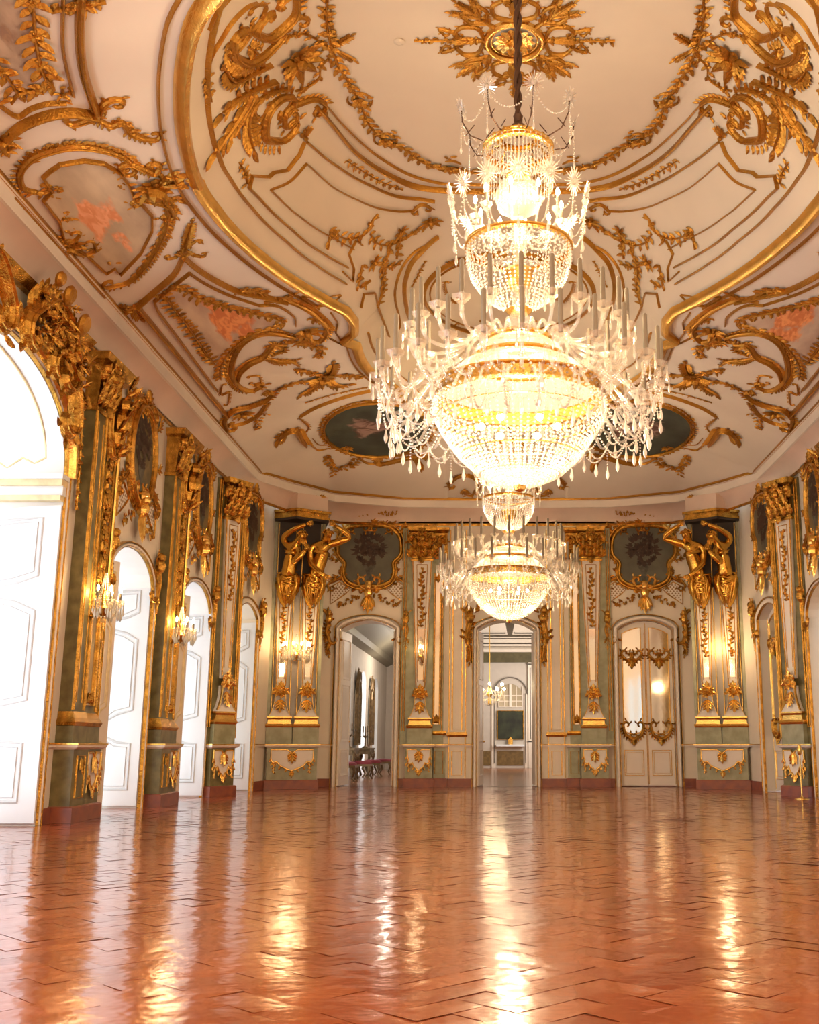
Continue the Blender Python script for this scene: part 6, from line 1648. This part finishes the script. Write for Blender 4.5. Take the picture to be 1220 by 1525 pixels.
def chandelier():
    e = thing('crystal_chandelier', 'huge many tiered crystal chandelier hanging nearest, with tall unlit candles', 'chandelier', (CH[0], CH[1], 3.25), 'crystal chandeliers')
    mb = MB(); ztop = 9.34
    for s_ in (0, PI):
        mb.tube([(CH[0] + .022 * math.cos(z * 14 + s_), CH[1] + .022 * math.sin(z * 14 + s_), z) for z in np.arange(6.92, ztop, .04)], .024, 6)
    mb.lathe([(.0, 0), (.06, .02), (.08, .1), (.03, .16), (.05, .22), (0, .24)], (CH[0], CH[1], 6.78), 10); mb.build('chain', CHAINM, e, smooth=50)
    # crown
    gold_band(e, .19, 6.72, 6.78, 'crown_ring'); gold_band(e, .33, 6.60, 6.66, 'crown_ring')
    mb = MB()
    for k in range(12):
        a = 2 * PI * k / 12; c, s_ = math.cos(a), math.sin(a); mb.tube([CH + (.19 * c, .19 * s_, 6.75), CH + (.27 * c, .27 * s_, 6.74), CH + (.33 * c, .33 * s_, 6.65)], .012, 5)
    mb.build('crown_spokes', GOLDB, e)
    for k in range(8):
        a = 2 * PI * (k + .3) / 8; c, s_ = math.cos(a), math.sin(a)
        mb = MB(); mb.tube([CH + (r * c, r * s_, z) for r, z in ((.2, 6.74), (.34, 6.68), (.48, 6.72), (.56, 6.86), (.57, 6.98))], .007, 5)
        for t in (.3, .5): mb.tube([CH + ((t + .02) * c, (t + .02) * s_, 6.72), CH + ((t - .06) * c, (t - .06) * s_, 6.84)], .005, 4)
        br = mb.build('crown_branch', CHAINM, e); star(br, CH + (.57 * c, .57 * s_, 7.0), (c, s_, -.5), .11)
        mb = MB(); a2 = a + 2 * PI / 8; beadrow(mb, CH + (.57 * c, .57 * s_, 6.95), CH + (.57 * math.cos(a2), .57 * math.sin(a2), 6.95), .18, 14, .011)
        mb.build('bead_garland', CRYSB, br); mb = MB(); beadrow(mb, CH + (.57 * c, .57 * s_, 6.95), CH + (.57 * c, .57 * s_, 6.6), 0, 12, .010); drop(mb, CH + (.57 * c, .57 * s_, 6.6), .8); mb.build('bead_drop', CRYSB, br)
    # curtain of glass rods and hourglass of strands
    mb = MB()
    for k in range(56):
        a = 2 * PI * k / 56; c, s_ = math.cos(a), math.sin(a); beadrow(mb, CH + (.335 * c, .335 * s_, 6.59), CH + (.335 * c, .335 * s_, 6.24), 0, 9, .007, .022)
    mb.build('bead_curtain', CRYSB, e, kind='stuff')
    mb = MB()
    for k in range(48):
        a = 2 * PI * k / 48; c, s_ = math.cos(a), math.sin(a)
        for i in range(12):
            t = i / 11; r = .32 * (1 - t) ** 1.8 + .10; mb.bead(CH + (r * c, r * s_, 6.58 - .26 * t), .007, .016)
    mb.build('strand_cone', CRYSB, e, kind='stuff')
    gold_band(e, .10, 6.30, 6.36, 'neck_ring', n=24)
    mb = MB(); mb.lathe([(.10, .17), (.19, .12), (.235, .0), (.2, -.12), (.1, -.19), (.06, -.22)], CH + (0, 0, 6.13), 20); mb.build('glass_ball', CRYSA, e, smooth=True)
    mb = MB(); mb.lathe([(.05, -.22), (.04, -.5), (.07, -.56), (.04, -.62), (.04, -.8)], CH + (0, 0, 6.13), 12); mb.build('stem', CRYS, e, smooth=True)
    # lit tier
    for k in range(10):
        a = 2 * PI * (k + .2) / 10; c, s_ = math.cos(a), math.sin(a)
        mb = MB(); mb.tube([CH + (r * c, r * s_, z) for r, z in ((.05, 5.75), (.2, 5.66), (.36, 5.7), (.42, 5.84))], .011, 6); ar = mb.build('lit_arm', CRYSA, e, smooth=True)
        p = CH + (.42 * c, .42 * s_, 5.88); pan(ar, p, .06); candle(ar, p, .15, .016)
        mb = MB(); mb.lathe([(.006, 0), (.018, .02), (.02, .045), (.01, .075), (0, .09)], p + V3(0, 0, .155), 8); mb.build('bulb', BULB, ar, smooth=True)
    for k in range(14):
        a = 2 * PI * (k + .45) / 14; c, s_ = math.cos(a), math.sin(a)
        mb = MB(); mb.tube([CH + (r * c, r * s_, z) for r, z in ((.42, 5.62), (.56, 5.66), (.64, 5.8), (.66, 5.98))], .007, 5); br = mb.build('star_branch', CRYSA, e); star(br, CH + (.66 * c, .66 * s_, 6.06), (c, s_, -.3), .135)
        a2 = a + 2 * PI / 14; mb = MB(); beadrow(mb, CH + (.65 * c, .65 * s_, 5.97), CH + (.65 * math.cos(a2), .65 * math.sin(a2), 5.97), .22, 12, .011); mb.build('bead_garland', CRYSB, br); mb = MB(); beadrow(mb, CH + (.65 * c, .65 * s_, 5.95), CH + (.62 * c, .62 * s_, 5.62), 0, 12, .010); drop(mb, CH + (.62 * c, .62 * s_, 5.6)); mb.build('bead_drop', CRYSB, br)
    gold_band(e, .50, 5.58, 5.62, 'bowl_ring')
    def bowl(prof, ns, dz, r, name, rz=None):
        prof = resample([V3(a, b) [:2] for a, b in prof], dz); mb = MB()
        for j, (rr_, z) in enumerate(prof):
            n_ = ns if rr_ > .25 else max(8, int(ns * rr_ / .35))
            for k in range(n_):
                a = 2 * PI * (k + .5 * (j % 2) * 0) / n_; mb.bead(CH + (rr_ * math.cos(a), rr_ * math.sin(a), z), r, rz)
        return mb.build(name, CRYSB, e, kind='stuff')
    bowl([(.50, 5.57), (.50, 5.45), (.45, 5.28), (.34, 5.12), (.20, 5.02), (.1, 4.99)], 52, .034, .0125, 'bead_bowl', .016)
    mb = MB()
    for k in range(40):
        a = 2 * PI * k / 40; c, s_ = math.cos(a), math.sin(a)
        for i in range(10): t = i / 9; r = .49 * (1 - t) + .13 * t; mb.bead(CH + (r * c, r * s_, 5.57 - .22 * t + .1 * t * (1 - t)), .008, .014)
    mb.build('strand_cone', CRYSB, e, kind='stuff')
    mb = MB(); mb.lathe([(0, 5.14), (.05, 5.15), (.11, 5.2), (.14, 5.27), (.13, 5.33), (.145, 5.36), (.12, 5.38), (0, 5.38)], CH, 24); mb.build('gilt_cup', GOLDB, e, smooth=50)
    mb = MB(); mb.lathe([(.10, 4.98), (.13, 4.96), (.10, 4.93), (.06, 4.92)], CH, 20); mb.build('neck_ring', GOLDB, e, smooth=50)
    mb = MB(); mb.lathe([(.06, 5.0), (.09, 4.9), (.14, 4.82), (.10, 4.74), (.15, 4.68)], CH, 16); mb.build('glass_baluster', CRYS, e, smooth=True)
    gold_band(e, .29, 4.62, 4.68, 'arm_ring'); gold_band(e, .44, 4.40, 4.47, 'arm_ring')
    mb = MB(); mb.lathe([(.29, 4.64), (.40, 4.56), (.43, 4.45), (.56, 4.38), (.66, 4.28), (.76, 4.19)], CH, 40); mb.build('glass_dome', CRYSA, e, smooth=True)
    band = gold_band(e, .765, 4.05, 4.19, 'main_ring', .03, 64)
    mb = MB()
    for k in range(64):
        a = 2 * PI * k / 64; c, s_ = math.cos(a), math.sin(a)
        for i in range(3): mb.bead(CH + ((.80) * math.cos(a + .03 * i), .80 * math.sin(a + .03 * i), 4.15 - .05 * i), .014)
    mb.build('ring_beads', CRYSB, band, kind='stuff')
    # arms with candles
    def arms(n, ph, prof, pz, R_, L_, name):
        prof = catmull([V3(a, b)[:2] for a, b in prof], 4)
        for k in range(n):
            a = 2 * PI * (k + ph) / n; c, s_ = math.cos(a), math.sin(a)
            mb = MB(); mb.tube([CH + (r * c, r * s_, z) for r, z in prof], .0165, 7)
            mb.tube([CH + (r * c, r * s_, z) for r, z in ((R_, pz - .02), (R_, pz - .09), (R_ - .01, pz - .12))], [.02, .028, .01], 6)
            ar = mb.build(name, CRYSA, e, smooth=True); p = CH + (R_ * c, R_ * s_, pz); pan(ar, p, .085); candle(ar, p, L_, .021)
            for q in range(2):
                mb = MB(); b = PI * q + a + .6; x = p + V3(.08 * math.cos(b), .08 * math.sin(b), .01); beadrow(mb, x, x - V3(0, 0, .05), 0, 3, .009); drop(mb, x - V3(0, 0, .05), .8); mb.build('pendant', CRYSB, ar)
    arms(24, .0, ((.29, 4.65), (.42, 4.72), (.55, 4.55), (.75, 4.46), (.93, 4.48), (1.0, 4.56), (1.02, 4.66)), 4.69, 1.02, .38, 'upper_arm')
    arms(26, .5, ((.77, 4.12), (.86, 4.27), (.95, 4.26), (1.03, 4.10), (1.14, 4.00), (1.25, 4.03), (1.3, 4.12), (1.31, 4.2)), 4.24, 1.31, .38, 'lower_arm')
    # lower scroll arms dipping under the candles and their festoons
    for k in range(26):
        a = 2 * PI * (k + .0) / 26; c, s_ = math.cos(a), math.sin(a)
        mb = MB(); mb.tube([CH + (r * c, r * s_, z) for r, z in [tuple(q) for q in catmull([V3(x, y)[:2] for x, y in ((.79, 4.08), (.9, 4.10), (1.0, 3.95), (1.1, 3.82), (1.2, 3.88), (1.22, 3.98), (1.16, 4.0))], 3)]], .014, 6); sa_ = mb.build('scroll_arm', CRYSA, e, smooth=True)
        a2 = a + 2 * PI / 26; a3 = a + PI / 26; mb = MB()
        beadrow(mb, CH + (1.3 * math.cos(a - PI / 26), 1.3 * math.sin(a - PI / 26), 4.12), CH + (1.3 * math.cos(a3), 1.3 * math.sin(a3), 4.12), .22, 13, .012, .014); drop(mb, CH + (1.3 * c, 1.3 * s_, 3.89), (1.2, .9, 1.4)[k % 3]); mb.build('bead_garland', CRYSB, sa_); mb = MB()
        beadrow(mb, CH + (1.18 * c, 1.18 * s_, 3.84), CH + (.80 * c, .80 * s_, 4.02), .22, 16, .012); mb.build('bead_garland', CRYSB, sa_); mb = MB()
        beadrow(mb, CH + (1.18 * c, 1.18 * s_, 3.84), CH + (1.18 * math.cos(a2), 1.18 * math.sin(a2), 3.84), .13, 11, .011)
        drop(mb, CH + (1.18 * math.cos(a3), 1.18 * math.sin(a3), 3.70), 1.2); mb.build('bead_garland', CRYSB, sa_); mb = MB(); beadrow(mb, CH + (1.18 * c, 1.18 * s_, 3.84), CH + (1.18 * c, 1.18 * s_, 3.76 - .12 * (k % 2)), 0, 5, .010); drop(mb, CH + (1.18 * c, 1.18 * s_, 3.76 - .12 * (k % 2)), 1.1)
        mb.build('bead_drop', CRYSB, sa_)
    bowl([(.78, 4.05), (.80, 3.97), (.79, 3.90), (.70, 3.74), (.56, 3.54), (.38, 3.37), (.2, 3.29), (.05, 3.26)], 68, .037, .0150, 'main_bead_bowl', .0165)
    mb = MB()
    for (r, z) in ((.785, 3.90), (.70, 3.74), (.56, 3.54), (.38, 3.37)): mb.lathe([(r - .022, z - .004), (r - .014, z - .004), (r - .014, z + .004), (r - .022, z + .004), (r - .022, z - .004)], CH, 48)
    mb.build('bowl_wires', GOLDB, e)
    mb = MB(); mb.lathe([(0, 3.20), (.05, 3.22), (.06, 3.26), (0, 3.28)], CH, 12); mb.build('bottom_finial', GOLDB, e)
    for k in range(6):
        a = 2 * PI * k / 6; mb = MB(); mb.ball(CH + (.35 * math.cos(a), .35 * math.sin(a), 3.82), .035, 8, 6); mb.build('inner_bulb', BULB, e, smooth=True)
    return e
ch1 = chandelier()
ch2 = copy_tree(ch1, label='crystal chandelier hanging farther off, in front of the middle doorway'); ch2.location.y = 20.2
# ---------- wall lights ----------
def sconce(c, N, label, n=5, group='crystal wall lights', power=14, r=.26):
    c = np.asarray(c, float); N = nrm(N); U = nrm(np.cross((0, 0, 1), N)); Z = V3(0, 0, 1)
    e = empty('wall_light', label, 'wall light', group, tuple(c))
    mb = MB(); mb.lathe([(0, -.1), (.03, -.09), (.07, -.03), (.09, .03), (.06, .06), (.03, .12), (.05, .2), (.02, .28), (0, .3)], c, 14); mb.tube([c + N * -.32 - Z * .02, c - N * .15 - Z * .08, c - Z * .03], [.03, .02, .02], 8); mb.rosette(c - N * .3, N, .1, 6); mb.build('gilt_bracket', GOLDB, e, smooth=50)
    mb = MB(); 
    for k in range(10): a = 2 * PI * k / 10; beadrow(mb, c + V3(.015 * math.cos(a), .015 * math.sin(a), .5), c + V3(.09 * math.cos(a), .09 * math.sin(a), .05), -.02, 12, .009)
    mb.build('bead_spire', CRYSB, e)
    for k in range(n):
        a = PI * (k / (n - 1)) if n > 1 else PI / 2; d = -U * math.cos(a) + N * (math.sin(a) * .8)
        q = [c + d * x * r + Z * z for x, z in ((.2, 0), (.5, -.06), (.85, -.03), (1, .08))]
        mb = MB(); mb.tube(catmull(q, 3), .012, 6); ar = mb.build('arm', CRYSA, e, smooth=True); p = q[-1]
        pan(ar, p + Z * .02, .055); candle(ar, p + Z * .02, .13, .015)
        mb = MB(); mb.lathe([(.006, 0), (.015, .02), (.017, .045), (.008, .075), (0, .09)], p + Z * .155, 8); mb.build('bulb', BULB, ar, smooth=True)
        for j in range(4): mb = MB(); b = 2 * PI * j / 4; x = p + V3(.05 * math.cos(b), .05 * math.sin(b), .02); L_ = .05 + .03 * (j % 2); beadrow(mb, x, x - Z * L_, 0, 3, .010); drop(mb, x - Z * L_, (1., 1.3)[j % 2]); mb.build('pendant', CRYSB, ar)
        mb = MB(); beadrow(mb, p, c - Z * .05, .1, 9, .010); mb.build('bead_garland', CRYSB, ar)
    mb = MB(); mb.ball(c - Z * .13, .035, 8, 6); mb.build('bottom_ball', CRYS, e)
    l = lamp('candle_glow', 'POINT', tuple(c + N * .05 + Z * .25), power, WARM, rad=.12); l.parent = e; l.location = l.location - e.location
    return e
for SX in (1, -1):
    sd = side('left', 'right')
    for u, d, lb in ((14.36, .36, 'crystal wall light glowing on the %s pilaster beside the great portal'), (17.98, .34, 'crystal wall light glowing on the second %s pilaster')):
        p = SLW(u, 2.72, d); sconce((p[0] * SX, p[1], p[2]), (SX, 0, 0), lb % sd)
    p = SCP(.57, 2.95, .38); sconce((p[0] * SX, p[1], p[2]), (SCP.N[0] * SX, SCP.N[1], 0), 'crystal wall light between the shafts of the %s corner pier' % sd, n=6, power=20, r=.3)
SX = 1
p = SEW(-2.07, 3.0, .42); sconce(p, (0, -1, 0), 'single candle bracket added for a reflected flame, on the herm left of the middle doorway', n=1, power=5, r=.12)  # bracket and glow added in place of a flame mirrored in the strip
def small_chandelier(c, label):
    e = empty('small_chandelier', label, 'chandelier', None, tuple(c)); Z = V3(0, 0, 1); c = np.asarray(c, float)
    mb = MB(); mb.tube([c + Z * .4, (c[0], c[1], 7.19)], .015, 6); mb.lathe([(0, -.25), (.06, -.2), (.04, 0), (.1, .1), (.03, .4), (0, .42)], c, 10); mb.build('stem', GOLDB, e)
    for k in range(12):
        a = 2 * PI * k / 12; d = V3(math.cos(a), math.sin(a), 0); p = c + d * .46 + Z * (.08 + .14 * (k % 2))
        mb = MB(); mb.tube(catmull([c, c + d * .2 - Z * .1, c + d * .36 - Z * .04, p], 3), .014, 6); ar = mb.build('arm', CRYSA, e); candle(ar, p, .14, .016)
        mb = MB(); mb.ball(p + Z * .18, .04, 8, 6); mb.build('bulb', BULB, ar)
        mb = MB(); beadrow(mb, p, c + Z * .4, .15, 12, .014); beadrow(mb, p, c - Z * .25, .1, 10, .014); drop(mb, p - Z * .03, 1.4); mb.build('pendants', CRYSB, ar)
    l = lamp('candle_glow', 'POINT', tuple(c + Z * .3), 25, WARM, rad=.15); l.parent = e; l.location = l.location - e.location
small_chandelier((-.48, 34.5, 2.45), 'small crystal chandelier alight in the room beyond the middle doorway')
# ---------- rope post by the right wall ----------
e = empty('rope_post', 'slim brass barrier post standing at the right edge by the niche', 'post', None, (5.30, 20.1, 0))
mb = MB(); mb.lathe([(0, 0), (.13, .0), (.13, .015), (.04, .03), (.014, .05), (.014, .80), (0, .80)], (5.30, 20.1, 0), 16); mb.build('stem', GOLDB, e, smooth=50)
mb = MB(); mb.lathe([(.014, .78), (.04, .80), (.045, .90), (.03, .93), (.035, .96), (0, .98)], (5.30, 20.1, 0), 14); mb.build('head', GOLDB, e, smooth=50)
